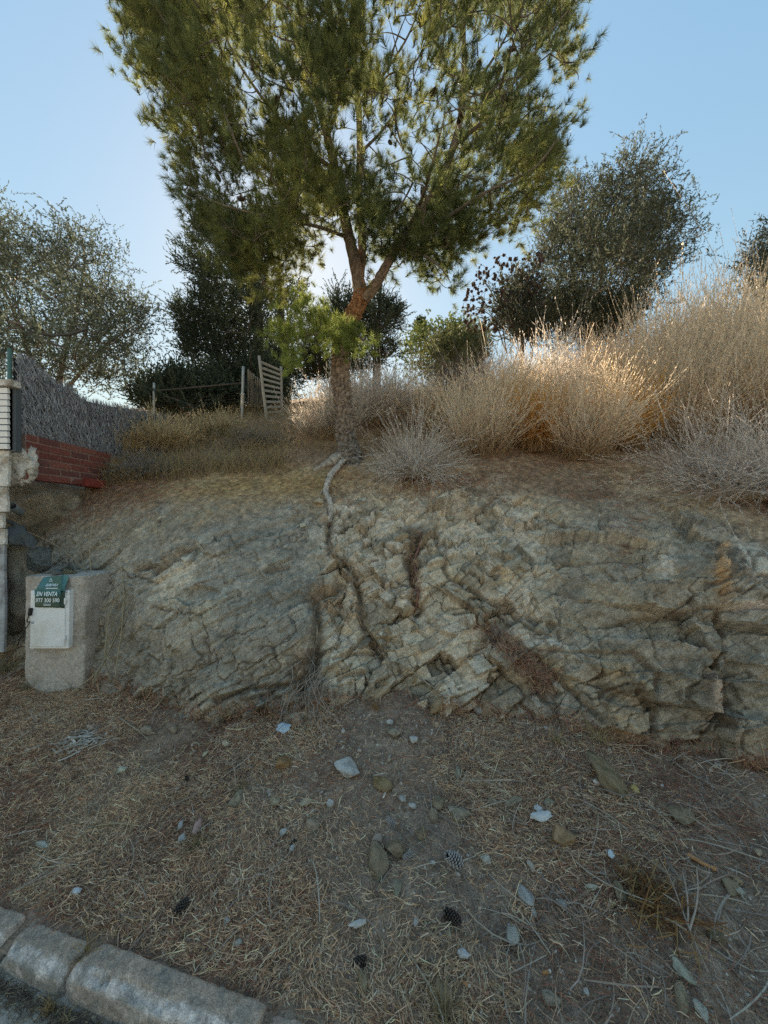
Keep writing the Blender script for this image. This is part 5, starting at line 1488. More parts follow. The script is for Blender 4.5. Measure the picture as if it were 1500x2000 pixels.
# tan boulder below the bricks, rough grey blocks, pipe, membrane
def boulder(name, px, py, d, rx, ry, rz, cc, seed, label, rot=(0, 0, 0), nf=16, rough=.05):
    W, f = stone_geo(seed, nf, ICO4, rough, (.66, .95))
    n1 = fbm(W + seed, 2.5, 4, 3)[:, None]; n2 = fbm(W + seed, 9, 4, 4)[:, None]
    W = W * (1 + .10 * n1 + .13 * n2 + .05 * fbm(W + 2, 22, 2, 5)[:, None])
    o = link(name, make_mesh(name, W, [f], M_ROCK, np.clip(np.asarray(cc) * (1 + .5 * n1 + .5 * n2), .02, .8), False), None, at(px, py, d), rot, (rx, ry, rz))
    return tag(o, label, 'rock')
boulder('boulder', 86, 1000, 3.60, .52, .32, .40, (.46, .385, .28), 71, 'rough tan boulder directly under the brick wall', (0, .1, .3))
boulder('boulder', 45, 1150, 3.05, .17, .14, .38, (.40, .36, .29), 72, 'upright grey rock between the white wall end and the meter plinth', (0, 0, .2))
boulder('slate_slab', 78, 1098, 2.98, .085, .05, .10, (.22, .245, .24), 73, 'blue grey slate leaning behind the top left of the plinth', (.1, .35, .2), 13, .02)
boulder('slate_slab', 112, 1117, 2.95, .12, .06, .05, (.30, .29, .265), 74, 'flat grey slate lying behind the top of the plinth', (.1, -.4, .1), 13, .02)
boulder('slate_slab', 112, 1121, 2.86, .035, .035, .04, (.34, .34, .32), 75, 'small pointed slate on the plinth edge above the green sign', (0, .3, .2), 13, .02)
boulder('slate_slab', 133, 1120, 2.9, .05, .04, .03, (.33, .29, .18), 76, 'small yellowish stone on the plinth edge right of the pointed slate', (0, .1, .2), 13, .03)
pipe_me = lathe('drain_pipe', [(.030, -.25), (.030, 0), (.0255, 0), (.0255, -.2), (0, -.2)], 20, M_PIPE)
tag(link('drain_pipe', pipe_me, None, at(23, 988, 2.96), (math.radians(78), 0, math.radians(32))), 'end of a grey drain pipe poking out beside the white wall end', 'pipe')
# folded dark membrane
nu, nv_ = 26, 14
uu, vv_ = np.meshgrid(np.linspace(0, 1, nu), np.linspace(0, 1, nv_), indexing='ij')
Pm = np.array([at(16, 1004, 2.93)]) + uu[..., None] * (at(82, 1058, 3.02) - at(16, 1004, 2.93)) * [1, 1, 1] + vv_[..., None] * (at(20, 1062, 2.86) - at(16, 1004, 2.93)) * (1 - .75 * uu[..., None])
Pm = Pm.reshape(-1, 3); Pm = Pm + np.stack([fbm(Pm, 9, 3, 1) * .02, -.03 + fbm(Pm, 12, 3, 2) * .07, fbm(Pm, 10, 3, 3) * .02], 1)
im = np.arange(nu * nv_).reshape(nu, nv_)
qm = np.stack([im[:-1, :-1], im[1:, :-1], im[1:, 1:], im[:-1, 1:]], -1).reshape(-1, 4)
mo = link('membrane', make_mesh('membrane', Pm, [qm], M_TARP, None, True)); sm = mo.modifiers.new('thickness', 'SOLIDIFY'); sm.thickness = .012
tag(mo, 'folded dark membrane tucked under the tan boulder', 'membrane')

# fence post and rail behind the yellow bushes, gate post, mesh, leaning slatted gate
def post(name, a, b, r, mat, par=None, n=10):
    P = resample(np.array([a, b]), 6)
    V, q = tubes(P[None], np.full((1, 6), r), n)
    top = P[-1]; bot = P[0]
    V = np.concatenate([V, [top, bot]]); m = len(V)
    ring1 = np.arange(n) + 5 * n; ring0 = np.arange(n)
    caps = np.concatenate([np.stack([ring1, np.roll(ring1, -1), np.full(n, m - 2)], 1), np.stack([np.roll(ring0, -1), ring0, np.full(n, m - 1)], 1)])
    me = make_mesh(name, V, [q, caps], mat)
    return child(name, me, par) if par is not None else link(name, me)
wf = empty('wire_fence', at(300, 860, 6.3), 'old wire fence with one grey post and a dark rail among the junipers', 'fence')
post('post', at(300, 860, 6.3), at(301, 748, 6.3), .018, M_GALV, wf)
post('rail', at(298, 764, 6.3), at(475, 748, 6.35), .014, material('dark_rail', (.09, .075, .065), .8, .2), wf)
V, q = tubes(np.stack([resample(np.array([at(300, 775 + 16 * k, 6.29), at(380, 776 + 16 * k, 6.3), at(476, 765 + 18 * k, 6.34)]), 8) for k in range(4)]), np.full((4, 8), .0016), 4)
child('wires', make_mesh('wires', V, [q], bpy.data.materials['dark_rail']), wf)
gt = empty('gatepost', at(474, 830, 6.2), 'pale metal gatepost left of the leaning slatted gate', 'post')
post('post', at(472, 840, 6.2), at(475, 716, 6.2), .020, M_GALV, gt)
post('sleeve', at(473, 792, 6.2), at(474, 768, 6.2), .026, M_PLASTER, gt)
# bamboo and mesh panel between
pn = empty('mesh_panel', at(500, 790, 6.4), 'sagging mesh panel with bamboo strips between gatepost and gate', 'panel')
for k in range(9):
    px = 486 + k * 3.6
    post('strip', at(px, 795, 6.42), at(px - 1, 722 + k * 3.0 + rng.normal() * 1.2, 6.42), .011, material('bamboo', (.30, .25, .18), .8, .3, 30) if k == 0 else bpy.data.materials['bamboo'], pn, 6)
gl = []
for k in range(14):
    u = k / 13
    gl.append(resample(np.array([at(478 + 34 * u, 735 + 22 * u, 6.3), at(478 + 34 * u, 765 + 12 * u, 6.28), at(478 + 34 * u, 792, 6.3)]), 8))
for k in range(8):
    u = k / 7
    gl.append(resample(np.array([at(478, 742 + 48 * u, 6.3), at(495, 752 + 40 * u, 6.28), at(512, 762 + 30 * u, 6.3)]), 8))
V, q = tubes(np.stack(gl), np.full((len(gl), 8), .003), 4)
child('mesh', make_mesh('mesh', V, [q], material('dark_mesh', (.05, .06, .065), .7, .1)), pn, 'stuff')
# leaning gate
gg = empty('slatted_gate', at(515, 840, 6.1), 'weathered grey slatted gate leaning to the left behind the bushes', 'gate')
S0, S1 = at(506, 699, 6.05), at(524, 846, 6.1)
E0, E1 = at(549, 716, 6.4), at(552, 850, 6.4)
post('stile', S1, S0 + [0, 0, .03], .024, M_GREYWOOD, gg, 6)
post('stile', E1, E0, .020, M_GREYWOOD, gg, 6)
for k in range(12):
    u = .05 + k * .076
    a, b = S0 + (S1 - S0) * u, E0 + (E1 - E0) * (u * .86 + .02)
    mid_ = (a + b) / 2; v = b - a; L_ = np.linalg.norm(v)
    me = boxes_mesh('slat', (L_, .018, .038), .003, M_GREYWOOD)
    q_ = Vector(v).to_track_quat('X', 'Z')
    o = link('slat', me, gg, mid_ - np.array(gg.location) + np.array([0, -.012, 0]))
    o.rotation_mode = 'QUATERNION'; o.rotation_quaternion = q_

# ------------------------------------------------------------------ meter plinth with door and torn sign
DF = 2.80
bx0, bx1 = (47 - 750) / F * DF, (167 - 750) / F * DF
bz1 = CAMZ - (1125 - 1000) / F * DF; bz0 = .16
pd_ = .30
pb = empty('meter_plinth', ((bx0 + bx1) / 2, DF, bz0), 'rough concrete meter plinth with a white door and torn green sign', 'plinth')
o0 = np.array(pb.location)
bm = bmesh.new(); bmesh.ops.create_cube(bm, size=1.0)
bmesh.ops.scale(bm, vec=(bx1 - bx0, pd_, bz1 - bz0), verts=bm.verts)
bmesh.ops.bevel(bm, geom=list(bm.edges), offset=.018, segments=3, affect='EDGES', profile=.6)
bmesh.ops.subdivide_edges(bm, edges=[e for e in bm.edges if e.calc_length() > .08], cuts=22, use_grid_fill=True)
co = np.array([v.co[:] for v in bm.verts])
dn = np.stack([fbm(co, 7, 4, 80 + k) * .008 + fbm(co, 30, 3, 90 + k) * .004 for k in range(3)], 1)
e_ = np.exp(-((co[:, 0] - (bx1 - bx0) / 2) ** 2 + (co[:, 1] + pd_ / 2) ** 2) / .03 ** 2) * np.clip(-fbm(co * [0, 0, 1], 9, 3, 4) * 2 + .1, 0, 1)
dn += np.stack([-e_, e_, 0 * e_], 1) * .018
crack = np.exp(-((co[:, 2] + .08 + .18 * co[:, 0] + .05 * fbm(co, 8, 3, 6)) / .006) ** 2) * (co[:, 0] > .05)
dn += np.stack([-crack, crack, 0 * crack], 1) * .008
for v, dd in zip(bm.verts, dn): v.co += Vector(dd)
me = bpy.data.meshes.new('body'); bm.to_mesh(me); bm.free(); me.materials.append(M_CONC)
link('body', me, pb, np.array([(bx0 + bx1) / 2, DF + pd_ / 2, (bz0 + bz1) / 2]) - o0, (0, 0, math.radians(-1.5)))
# door
DD = DF - .035
def fp(px, py, d=DD): return at(px, py, d)
dl, dr_, dt, db = fp(60, 0)[0], fp(136, 0)[0], fp(0, 1153)[2], fp(0, 1266)[2]
fr_me = boxes_mesh('door_frame', (dr_ - dl, .045, dt - db), .008, M_DOOR)
frm = link('door_frame', fr_me, pb, np.array([(dl + dr_) / 2 + .004, DD + .012, (dt + db) / 2]) - o0, (math.radians(-1), 0, 0))
leaf_me = boxes_mesh('door', (dr_ - dl - .035, .012, dt - db - .035), .005, M_DOOR)
dor = link('door', leaf_me, pb, np.array([(dl + dr_) / 2 - .002, DD - .013, (dt + db) / 2 + .002]) - o0, (math.radians(-1), 0, 0))
lk = lathe('lock', [(0, .006), (.006, .006), (.008, .004), (.008, 0)], 12, M_GALV)
link('lock', lk, dor, (-(dr_ - dl) / 2 + .035, -.006, -.02), (math.radians(90), 0, 0))
for hz in (.32, -.32):
    link('hinge', boxes_mesh('hinge', (.010, .016, .045), .002, M_DOOR), dor, ((dr_ - dl) / 2 - .014, -.006, hz * (dt - db)))
# black cable with a plug
cb = resample(np.array([[*fp(60, 1198, DD - .02), 0], [*fp(54, 1208, DD - .05), 0], [*fp(53, 1215, DD - .05), 0], [*fp(58, 1214, DD - .03), 0], [*fp(50, 1228, DD - .04), 0], [*fp(40, 1246, DD - .05), 0], [*fp(34, 1262, DD - .02), 0]]), 30)[:, :3]
cabo = empty('cable', cb[0], 'black cable and plug hanging at the left side of the white door', 'cable')
V, q = tubes(cb[None], np.full((1, 30), .0035), 6)
child('cord', make_mesh('cord', V, [q], M_BLACK), cabo)
link('plug', boxes_mesh('plug', (.022, .022, .055), .006, M_BLACK), cabo, (0.002, -.004, .012), (0, .15, 0))

# torn green sign: lower part hangs over the door, upper part folds back over the plinth top
sg = empty('sign', fp(97, 1187, DD - .03), 'torn green for sale sign with white lettering folded over the meter door', 'sign')
def sheet(name, corners, nu, nv, amp, seed, colA, colB, par, mat=M_SIGN):
    """corners: tl, tr, br, bl"""
    tl_, tr_, br_, bl_ = [np.asarray(c_) for c_ in corners]
    u, v = np.meshgrid(np.linspace(0, 1, nu), np.linspace(0, 1, nv), indexing='ij')
    u, v = u[..., None], v[..., None]
    P = (tl_ * (1 - u) + tr_ * u) * (1 - v) + (bl_ * (1 - u) + br_ * u) * v
    P = P.reshape(-1, 3)
    P[:, 1] += amp * fbm(P, 16, 3, seed)
    i_ = np.arange(nu * nv).reshape(nu, nv)
    q = np.stack([i_[:-1, :-1], i_[:-1, 1:], i_[1:, 1:], i_[1:, :-1]], -1).reshape(-1, 4)
    cc = mix(np.asarray(colA)[None], np.asarray(colB)[None], np.clip(.5 + fbm(P, 9, 3, seed + 1)[:, None] * 1.3, 0, 1))
    me = make_mesh(name, P, [q], mat, cc, True)
    o = child(name, me, par)
    md = o.modifiers.new('thickness', 'SOLIDIFY'); md.thickness = .002
    return o
GA, GB = (.045, .105, .085), (.065, .12, .09)
TA, TB = (.10, .26, .27), (.06, .19, .20)
e = DD - .024
sheet('panel', [fp(68, 1165, e), fp(118, 1163, e - .004), fp(116, 1187, e), fp(68, 1186, e)], 18, 10, .002, 1, (.075, .115, .075), GA, sg)
sheet('panel', [fp(118, 1153, e - .006), fp(127, 1155, e + .004), fp(126, 1188, e + .004), fp(116, 1187, e - .001)], 8, 12, .002, 2, (.012, .05, .04), (.02, .065, .05), sg)
sheet('flap', [fp(67, 1151, e - .010), fp(120, 1150, e - .016), fp(118, 1164, e - .005), fp(69, 1166, e - .002)], 18, 8, .004, 3, TA, TB, sg)
sheet('flap', [fp(86, 1127, e + .030), fp(122, 1124, e + .026), fp(120, 1151, e - .015), fp(70, 1151, e - .008)], 18, 12, .006, 4, (.075, .15, .105), TB, sg)
sheet('flap', [fp(120, 1123, e + .024), fp(133, 1124, e + .040), fp(127, 1156, e + .012), fp(119, 1152, e - .014)], 10, 12, .010, 5, (.05, .17, .20), (.13, .32, .30), sg)

def text_mesh(s, size, shear=0.0):
    cu = bpy.data.curves.new('lettering', 'FONT')
    cu.body = s; cu.size = size; cu.align_x = 'CENTER'; cu.align_y = 'CENTER'; cu.extrude = .0004; cu.shear = shear; cu.offset = size * .018
    o = bpy.data.objects.new('lettering', cu); col.objects.link(o)
    dg = bpy.context.evaluated_depsgraph_get()
    me = bpy.data.meshes.new_from_object(o.evaluated_get(dg))
    bpy.data.objects.remove(o); bpy.data.curves.remove(cu)
    me.materials.clear(); me.materials.append(M_PRINT)
    return me
pxm = e / F
def letter(s, px, py, hpx, wpx, dz, tilt=0.0, shear=0.0, lean=0.0):
    me = text_mesh(s, 1.0, shear)
    co = np.array([v.co[:] for v in me.vertices]); w = np.ptp(co[:, 0]); h = np.ptp(co[:, 1])
    ctr = (co.max(0) + co.min(0)) / 2
    co = (co - ctr) * [wpx * pxm / w, hpx * pxm / h, 1]
    me.vertices.foreach_set('co', co.astype(np.float32).ravel()); me.update()
    link('lettering', me, sg, fp(px, py, e + dz) - np.array(sg.location), (math.radians(90 + lean), math.radians(tilt), 0))
letter('EN VENTA', 92, 1160, 8.5, 40, -.022, 0, .12, -14)
letter('977 300 590', 93, 1172.5, 8, 46, -.0085)
letter('.', 69.5, 1175, 1.5, 1.5, -.008)
letter('EUROVILA', 102, 1142.5, 6.5, 23, -.012, 0, 0, -52)
for (px, py, w, hh, dz) in [(92, 1180, 15, 1.0, -.007), (92, 1182.5, 13, 1.0, -.007), (101, 1149, 23, 1.6, -.022)]:
    link('rule', boxes_mesh('rule', (w * pxm, .0008, hh * pxm), 0, M_PRINT), sg, fp(px, py, e + dz) - np.array(sg.location))
lg = np.array([fp(98, 1135, e - .004), fp(101.5, 1129, e + .006), fp(103, 1132, e + .002), fp(104, 1135, e - .004)])
for a, b in ((0, 1), (0, 3), (1, 3)):
    V, q = tubes(resample(np.array([lg[a] + [0, -.008, 0], lg[b] + [0, -.008, 0]]), 4)[None], np.full((1, 4), .0016), 4)
    child('emblem', make_mesh('emblem', V, [q], M_PRINT), sg)

# ------------------------------------------------------------------ kerb
ku = nrm(np.array([1, -.27, 0])); kn = np.array([ku[1], -ku[0], 0]); kn = kn if kn[1] < 0 else -kn    # kn points to the street
kang = math.atan2(ku[1], ku[0])
def kerb_stone(xa, xb, drop, tilt, seed, label, cc):
    L_ = (xb - xa) / ku[0]
    prof = np.array([[-.005, -.12], [-.005, .150], [.004, .158], [.064, .159], [.098, .138], [.118, -.05]])
    # n samples along, many across so the surface can be worn
    tq = np.concatenate([[0], np.cumsum(np.hypot(*np.diff(prof, axis=0).T))]); tu = np.linspace(0, tq[-1], 64)
    pr = np.stack([np.interp(tu, tq, prof[:, 0]), np.interp(tu, tq, prof[:, 1])], 1)
    n = max(14, int(L_ / .008))
    s = np.linspace(0, L_, n)
    S, K = np.meshgrid(s, np.arange(len(pr)), indexing='ij')
    off = pr[K.astype(int), 0]; z = pr[K.astype(int), 1]
    endr = np.minimum(S, L_ - S)
    rnd = 1 - .03 * np.exp(-(endr / .010) ** 2)
    P = np.stack([S, -off * (1 - .04 * np.exp(-(endr / .03) ** 2)), z * rnd], -1).reshape(-1, 3)
    P += np.stack([0 * P[:, 0], fbm(P + seed, 6, 2, seed) * .002 + fbm(P + seed, 60, 3, seed + 7) * .003, fbm(P + seed, 6, 2, seed + 1) * .002 + fbm(P + seed, 55, 3, seed + 2) * .004], 1)
    wear = np.exp(-((-P[:, 1] - .082) / .022) ** 2) * sstep(.12, .22, fbm(P + seed, 11, 4, seed + 9, .6))
    P += np.stack([0 * wear, wear * .010, -wear * .010], 1)
    chip = np.exp(-(P[:, 0] / .05) ** 2) * np.clip(fbm(P + seed, 9, 3, seed + 3) + .3, 0, 1)
    P[:, 2] -= chip * .02
    i_ = np.arange(n * len(pr)).reshape(n, len(pr))
    q = np.stack([i_[:-1, :-1], i_[1:, :-1], i_[1:, 1:], i_[:-1, 1:]], -1).reshape(-1, 4)
    m0 = len(P); P = np.concatenate([P, [[0, -.07, .05], [L_, -.07, .05]]])
    r0_, r1_ = i_[0], i_[-1]
    caps = np.concatenate([np.stack([r0_[:-1], r0_[1:], np.full(len(pr) - 1, m0)], 1), np.stack([r1_[1:], r1_[:-1], np.full(len(pr) - 1, m0 + 1)], 1)])
    base_c = np.asarray(cc)
    lit_edge = sstep(.35, .55, np.exp(-((-P[:, 1] - .080) / .022) ** 2) * (.72 + .75 * fbm(P + seed, 22, 4, seed + 4, .65)))     # light on the arris put into the colour, broken up by noise
    topm = (sstep(.02, .05, -P[:, 1]) * 0 + (-P[:, 1] < .066)).astype(float)
    col_ = np.repeat(base_c[None] * [1.9, 1.65, 1.5], len(P), 0)
    col_ = mix(col_, np.array([.42, .35, .27]), (topm * .65)[:, None])
    col_ = mix(col_, np.array([.70, .70, .68]), (lit_edge * .65)[:, None])
    col_ *= (1 + .3 * fbm(P + seed, 20, 4, seed + 5))[:, None]
    o = link('kerbstone', make_mesh('kerbstone', P, [q, caps], M_KERB, np.clip(col_ * [1.24, 1.03, .92], .02, .8), False), None, (xa, kerb_y(xa), -drop), (tilt, .0, kang))
    tag(o, label, 'kerbstone', 'kerbstones along the road')
kerb_stone(-.975, -.345, .0, 0, 3, 'long worn concrete kerbstone with its lit edge coloured pale', (.20, .22, .22))
kerb_stone(-1.255, -.995, .010, .03, 13, 'short sunken bluish kerbstone left of the long one', (.15, .18, .19))
kerb_stone(-1.95, -1.285, .004, .02, 23, 'broken bluish kerbstone at the left edge beside the short one', (.17, .20, .215))
kerb_stone(-.322, .45, .012, .02, 33, 'kerbstone at the bottom edge right of the long one', (.20, .22, .22))
kerb_stone(-2.75, -1.97, .02, .03, 43, 'kerbstone beyond the left edge', (.18, .19, .19))
# dirt and straw by the road edge
xx = rng.uniform(-2.2, -.2, 3500); off = np.abs(rng.normal(0, .03, 3500)) + .12
P = np.stack([xx, kerb_y(xx) - off, np.full(3500, .079)], 1)
N = len(P); az = rng.uniform(0, 6.28, N); L = rng.uniform(.01, .05, N); t = np.linspace(-.5, .5, 3)
D = np.stack([np.cos(az), np.sin(az), rng.uniform(0, .4, N)], 1)
Q = P[:, None] + D[:, None] * (t[None, :, None] * L[:, None, None]); Q[..., 2] = np.maximum(Q[..., 2], .078)
V, q = ribbons(Q, np.full((N, 3), .002))
pal = np.array([[.15, .10, .07], [.22, .17, .12], [.10, .075, .06], [.33, .26, .16]])
tag(link('gutter_litter', make_mesh('gutter_litter', V, [q], M_STRAW, np.repeat(pal[rng.integers(0, 4, N)], 6, 0))), kind='stuff')
# dry tufts in the kerb joints
def tuft(px, py, n, h, seed, label, cc, on=None, sp=.5):
    r = np.random.default_rng(seed)
    p = ground_at(px, py) if on is None else on
    D = nrm(np.stack([r.normal(0, sp, n), r.normal(0, sp, n), np.ones(n)], 1))
    t = np.linspace(0, 1, 5); L = h * r.uniform(.4, 1.1, n)
    Q = (r.normal(0, h * .12, (n, 3)) * [1, 1, 0])[:, None] + D[:, None] * (t[None, :, None] * L[:, None, None]) + (r.normal(size=(n, 3)) * [.6, .6, .3] - [0, 0, .25])[:, None] * (L[:, None, None] * .6 * (t ** 2)[None, :, None])
    V, q = ribbons(Q, np.repeat(np.full(n, .0022)[:, None], 5, 1) * np.linspace(1, .4, 5), nrm(r.normal(size=(n, 3))))
    o = link('grass_tuft', make_mesh('grass_tuft', V, [q], M_STRAW, np.repeat(np.asarray(cc) * r.uniform(.6, 1.2, (n, 1)), 10, 0)), None, p)
    return tag(o, label, 'grass tuft', 'dry grass tufts')
j = np.array([-.985, kerb_y(-.985), 0])
tuft(0, 0, 60, .08, 1, 'yellow dry tuft growing in the joint between the short and the long kerbstone', (.40, .27, .11), j + kn * .02 + [0, 0, .11])
tuft(0, 0, 50, .06, 2, 'dry tuft at the road foot of the joint beside the long kerbstone', (.36, .25, .12), j + kn * .135 + [0, 0, .075])
tuft(1088, 1452, 50, .10, 3, 'thin yellow tuft at the rock foot, left of a taller one', (.40, .31, .15))
tuft(1170, 1450, 60, .13, 4, 'taller yellow tuft at the rock foot', (.42, .33, .16))
tuft(735, 1385, 50, .09, 5, 'orange brown tuft at the rock foot below the middle slab', (.36, .21, .09), None, .8)
tuft(15, 1310, 150, .22, 6, 'long yellowish grass spilling out left of the meter plinth', (.34, .30, .17), None, .8)
tuft(60, 1345, 90, .14, 7, 'dry tuft at the front foot of the meter plinth', (.32, .26, .16), None, .9)
tuft(150, 1345, 110, .16, 8, 'dry tuft at the right front corner of the meter plinth', (.30, .25, .16), None, .9)
tuft(385, 1655, 60, .08, 9, 'olive dry tuft below the pink scrap', (.26, .22, .10), None, .9)
tuft(470, 1550, 50, .07, 10, 'small olive tuft below the standing greenish stone', (.28, .24, .11), None, .9)
tuft(865, 1990, 120, .10, 11, 'dry yellow tuft at the bottom edge below the tan grey stone', (.34, .27, .15))
tuft(225, 1985, 30, .05, 12, 'sparse tuft on the road in front of the long kerbstone', (.3, .24, .14), np.array([-.95, 1.15, .075]))

# ------------------------------------------------------------------ stalks beside the plinth, hanging twigs
def stalks(name, lines, rad, cc, label, cat, mat=M_STRAW):
    o = empty(name, lines[0][0], label, cat)
    for ln in lines:
        P = resample(np.array(ln), 24) if len(ln) > 1 else None
        P = P + np.stack([fbm(P, 5, 2, 1), fbm(P, 5, 2, 2), fbm(P, 5, 2, 3)], 1) * .012
        V, q = tubes(P[None], rad * np.linspace(1, .45, 24)[None], 5)
        child('stalk', make_mesh('stalk', V, [q], mat, np.asarray(cc) * rng.uniform(.75, 1.15)), o)
    return o
stalks('dry_stalks', [[at(205, 1300, 2.78), at(212, 1220, 2.82), at(236, 1140, 2.86), at(252, 1095, 2.95)], [at(180, 1330, 2.70), at(215, 1270, 2.78), at(240, 1200, 2.84), at(248, 1120, 2.88)],
       [at(216, 1330, 2.7), at(206, 1290, 2.76), at(225, 1210, 2.83), at(245, 1150, 2.85)], [at(140, 1352, 2.66), at(190, 1310, 2.72), at(230, 1235, 2.8), at(262, 1165, 2.84)], [at(225, 1320, 2.7), at(238, 1220, 2.8), at(240, 1150, 2.84), at(236, 1090, 2.95)]],
       .005, (.40, .33, .21), 'long dry stalks standing between the plinth and the boulder', 'stalks')
stalks('dry_stalks', [[at(165, 1120, 3.0), at(155, 1060, 3.02), at(148, 1015, 3.05)], [at(178, 1115, 3.0), at(178, 1060, 3.02), at(186, 1000, 3.1)], [at(170, 1118, 3.0), at(128, 1080, 2.98), at(95, 1055, 2.95), at(55, 1038, 2.93)], [at(160, 1118, 3.0), at(133, 1110, 2.98), at(130, 1080, 3.0)]],
       .004, (.40, .34, .23), 'thin dry stalks rising behind the top of the plinth', 'stalks')
hl = []
r3 = np.random.default_rng(15)
for k in range(28):
    a = r3.uniform(590, 640); p0, n0 = bank_at(a + r3.normal() * 8, r3.uniform(1270, 1345))
    g = ground_at(r3.normal(585, 42), r3.uniform(1385, 1450))
    mid_ = (p0 + g) / 2 + np.array([r3.normal() * .05, -.06 - abs(r3.normal()) * .03, .03 + r3.normal() * .03])
    hl.append([p0 + n0 * .02, mid_, g + [0, 0, .015]])
hx = empty('hanging_twigs', hl[0][0], 'bunch of thin grey dead stems hanging down the crack to the rock foot', 'twigs')
P = np.stack([resample(np.array(l_), 10) for l_ in hl]); P = P + rng.normal(size=P.shape) * .008
V, q = tubes(P, np.full((len(hl), 10), .0021) * np.linspace(1, .6, 10), 4)
child('stems', make_mesh('stems', V, [q], M_STRAW, np.repeat(np.array([.42, .35, .29]) * rng.uniform(.6, 1.3, (len(hl), 1)), 40, 0)), hx, 'stuff')

# rusty dead conifer sprig and branched twig, lower right
pc = ground_at(1270, 1762)
r4 = np.random.default_rng(4)
acc = Acc()
nb = 420
b0 = pc + np.stack([r4.normal(0, .055, nb), r4.normal(0, .062, nb), np.abs(r4.normal(0, .012, nb)) + .008], 1)
D = nrm(r4.normal(size=(nb, 3)) * [1, 1, .35] + [0, 0, .2]); L = r4.uniform(.03, .08, nb); t = np.linspace(0, 1, 4)
Q = b0[:, None] + D[:, None] * (t[None, :, None] * L[:, None, None]) + r4.normal(size=(nb, 1, 3)) * (L[:, None, None] * .3 * (t ** 2)[None, :, None])
V, q = ribbons(Q, np.full((nb, 4), .0034))
acc.add(V, q, np.repeat(np.array([[.24, .115, .045], [.30, .17, .07], [.17, .08, .035], [.32, .22, .10]])[r4.integers(0, 4, nb)], 8, 0))
tag(link('dead_sprig', acc.mesh('dead_sprig', M_STRAW)), 'rusty brown dead conifer sprig lying on the litter at lower right', 'sprig')
def gp_(px, py, up=.02): return ground_at(px, py) + np.array([0, 0, up])
stalks('branched_twig', [[gp_(1385, 1905, .01), gp_(1345, 1830, .03), gp_(1310, 1760, .06), gp_(1285, 1715, .08)], [gp_(1345, 1832, .03), gp_(1360, 1780, .06), gp_(1362, 1735, .07)], [gp_(1342, 1825, .03), gp_(1338, 1775, .06), gp_(1330, 1740, .07)], [gp_(1340, 1833, .03), gp_(1300, 1810, .03), gp_(1255, 1800, .02)], [gp_(1320, 1790, .05), gp_(1290, 1770, .05)]],
         .0035, (.46, .37, .30), 'grey branched twig lying over the rusty sprig', 'twig')
stalks('pale_stick', [[gp_(232, 1405, .02), gp_(262, 1428, .02), gp_(290, 1450, .012)]], .005, (.46, .40, .29), 'short pale stick on the slope below the plinth', 'stick')
stalks('pale_stick', [[gp_(172, 1622, .012), gp_(220, 1616, .016), (gp_(272, 1618, .012))]], .0035, (.44, .37, .22), 'long yellow straw stalk lying flat in the left litter', 'stick')
stalks('fallen_straw', [[gp_(235, 1322, .05), gp_(290, 1352, .03), gp_(335, 1372, .02)]], .003, (.46, .41, .3), 'pale stem lying along the foot of the boulder', 'straw')
stalks('fallen_straw', [[gp_(830, 1818, .01), gp_(890, 1820, .02), gp_(935, 1840, .012)]], .0025, (.46, .38, .24), 'pale bent stem below the black pine cone', 'straw')
stalks('fallen_straw', [[gp_(780, 1880, .012), gp_(845, 1885, .02), gp_(885, 1912, .014), gp_(925, 1925, .01)]], .0025, (.40, .33, .2), 'long bent stem crossing above the orange filter', 'straw')

# pine cones on the ground
for px, py, s, me, lab in [
    (765, 1613, .020, CM_G, 'grey pine cone with a straw stuck in it, topmost of the four on the slope'),
    (799, 1678, .019, CM_G, 'small grey pine cone next to the brownish stone'),
    (888, 1690, .034, CM_G, 'large open grey pine cone at mid slope'),
    (880, 1798, .027, CM_D, 'black pine cone standing alone in straw below the large grey one'),
    (352, 1782, .024, CM_D, 'black crushed pine cone above the kerb'),
    (705, 1885, .020, CM_D, 'dark pine cone on top of the olive grey stone'),
    (366, 1527, .016, CM_D, 'small dark pine cone on the left slope'),
    (572, 1651, .013, CM_D, 'dark cone fragment beside a white pebble')]:
    p = ground_at(px, py)
    o = link('pine_cone', me, None, p + [0, 0, s * .6], (rng.normal() * .5 + .9, rng.normal() * .4, rng.uniform(0, 6)), (s * 1.1, s * 1.1, s * 1.3))
    tag(o, lab, 'pine cone', 'pine cones on the slope')

# litter people left: tissue, rags, filters, scraps
def crumple(name, px, py, w, h, cc, seed, label, cat, par=None):
    p = ground_at(px, py); s = p[1] / F
    W, f = ICO3
    r = np.random.default_rng(seed)
    V = W * (1 + .55 * fbm(W + seed, 2.1, 3, seed)[:, None] + .3 * fbm(W + seed, 5, 3, seed + 1)[:, None])
    V = V * np.array([w * .55 * s, max(h, w * .35) * .55 * s, min(w, h) * .35 * s])
    me = make_mesh(name, V, [f], M_PAPER, np.asarray(cc) * (1 + .25 * fbm(W + seed, 3, 3, seed + 2)[:, None]))
    o = link(name, me, None, p + [0, 0, min(w, h) * .25 * s + .012], (.3, 0, rng.uniform(-.4, .4)))
    return tag(o, label, cat)
crumple('paper_scrap', 553, 1430, 26, 18, (.55, .66, .74), 1, 'bluish white crumpled paper by the hanging twigs', 'paper')
crumple('tissue', 1060, 1602, 42, 14, (.66, .66, .64), 2, 'white crumpled tissue beside the tan angular stone', 'tissue')
crumple('tissue', 1052, 1588, 14, 12, (.60, .58, .55), 3, 'small white wad just above the crumpled tissue', 'tissue')
crumple('paper_scrap', 385, 1622, 12, 26, (.52, .33, .28), 4, 'pink scrap standing in straw beside two white pebbles', 'paper')
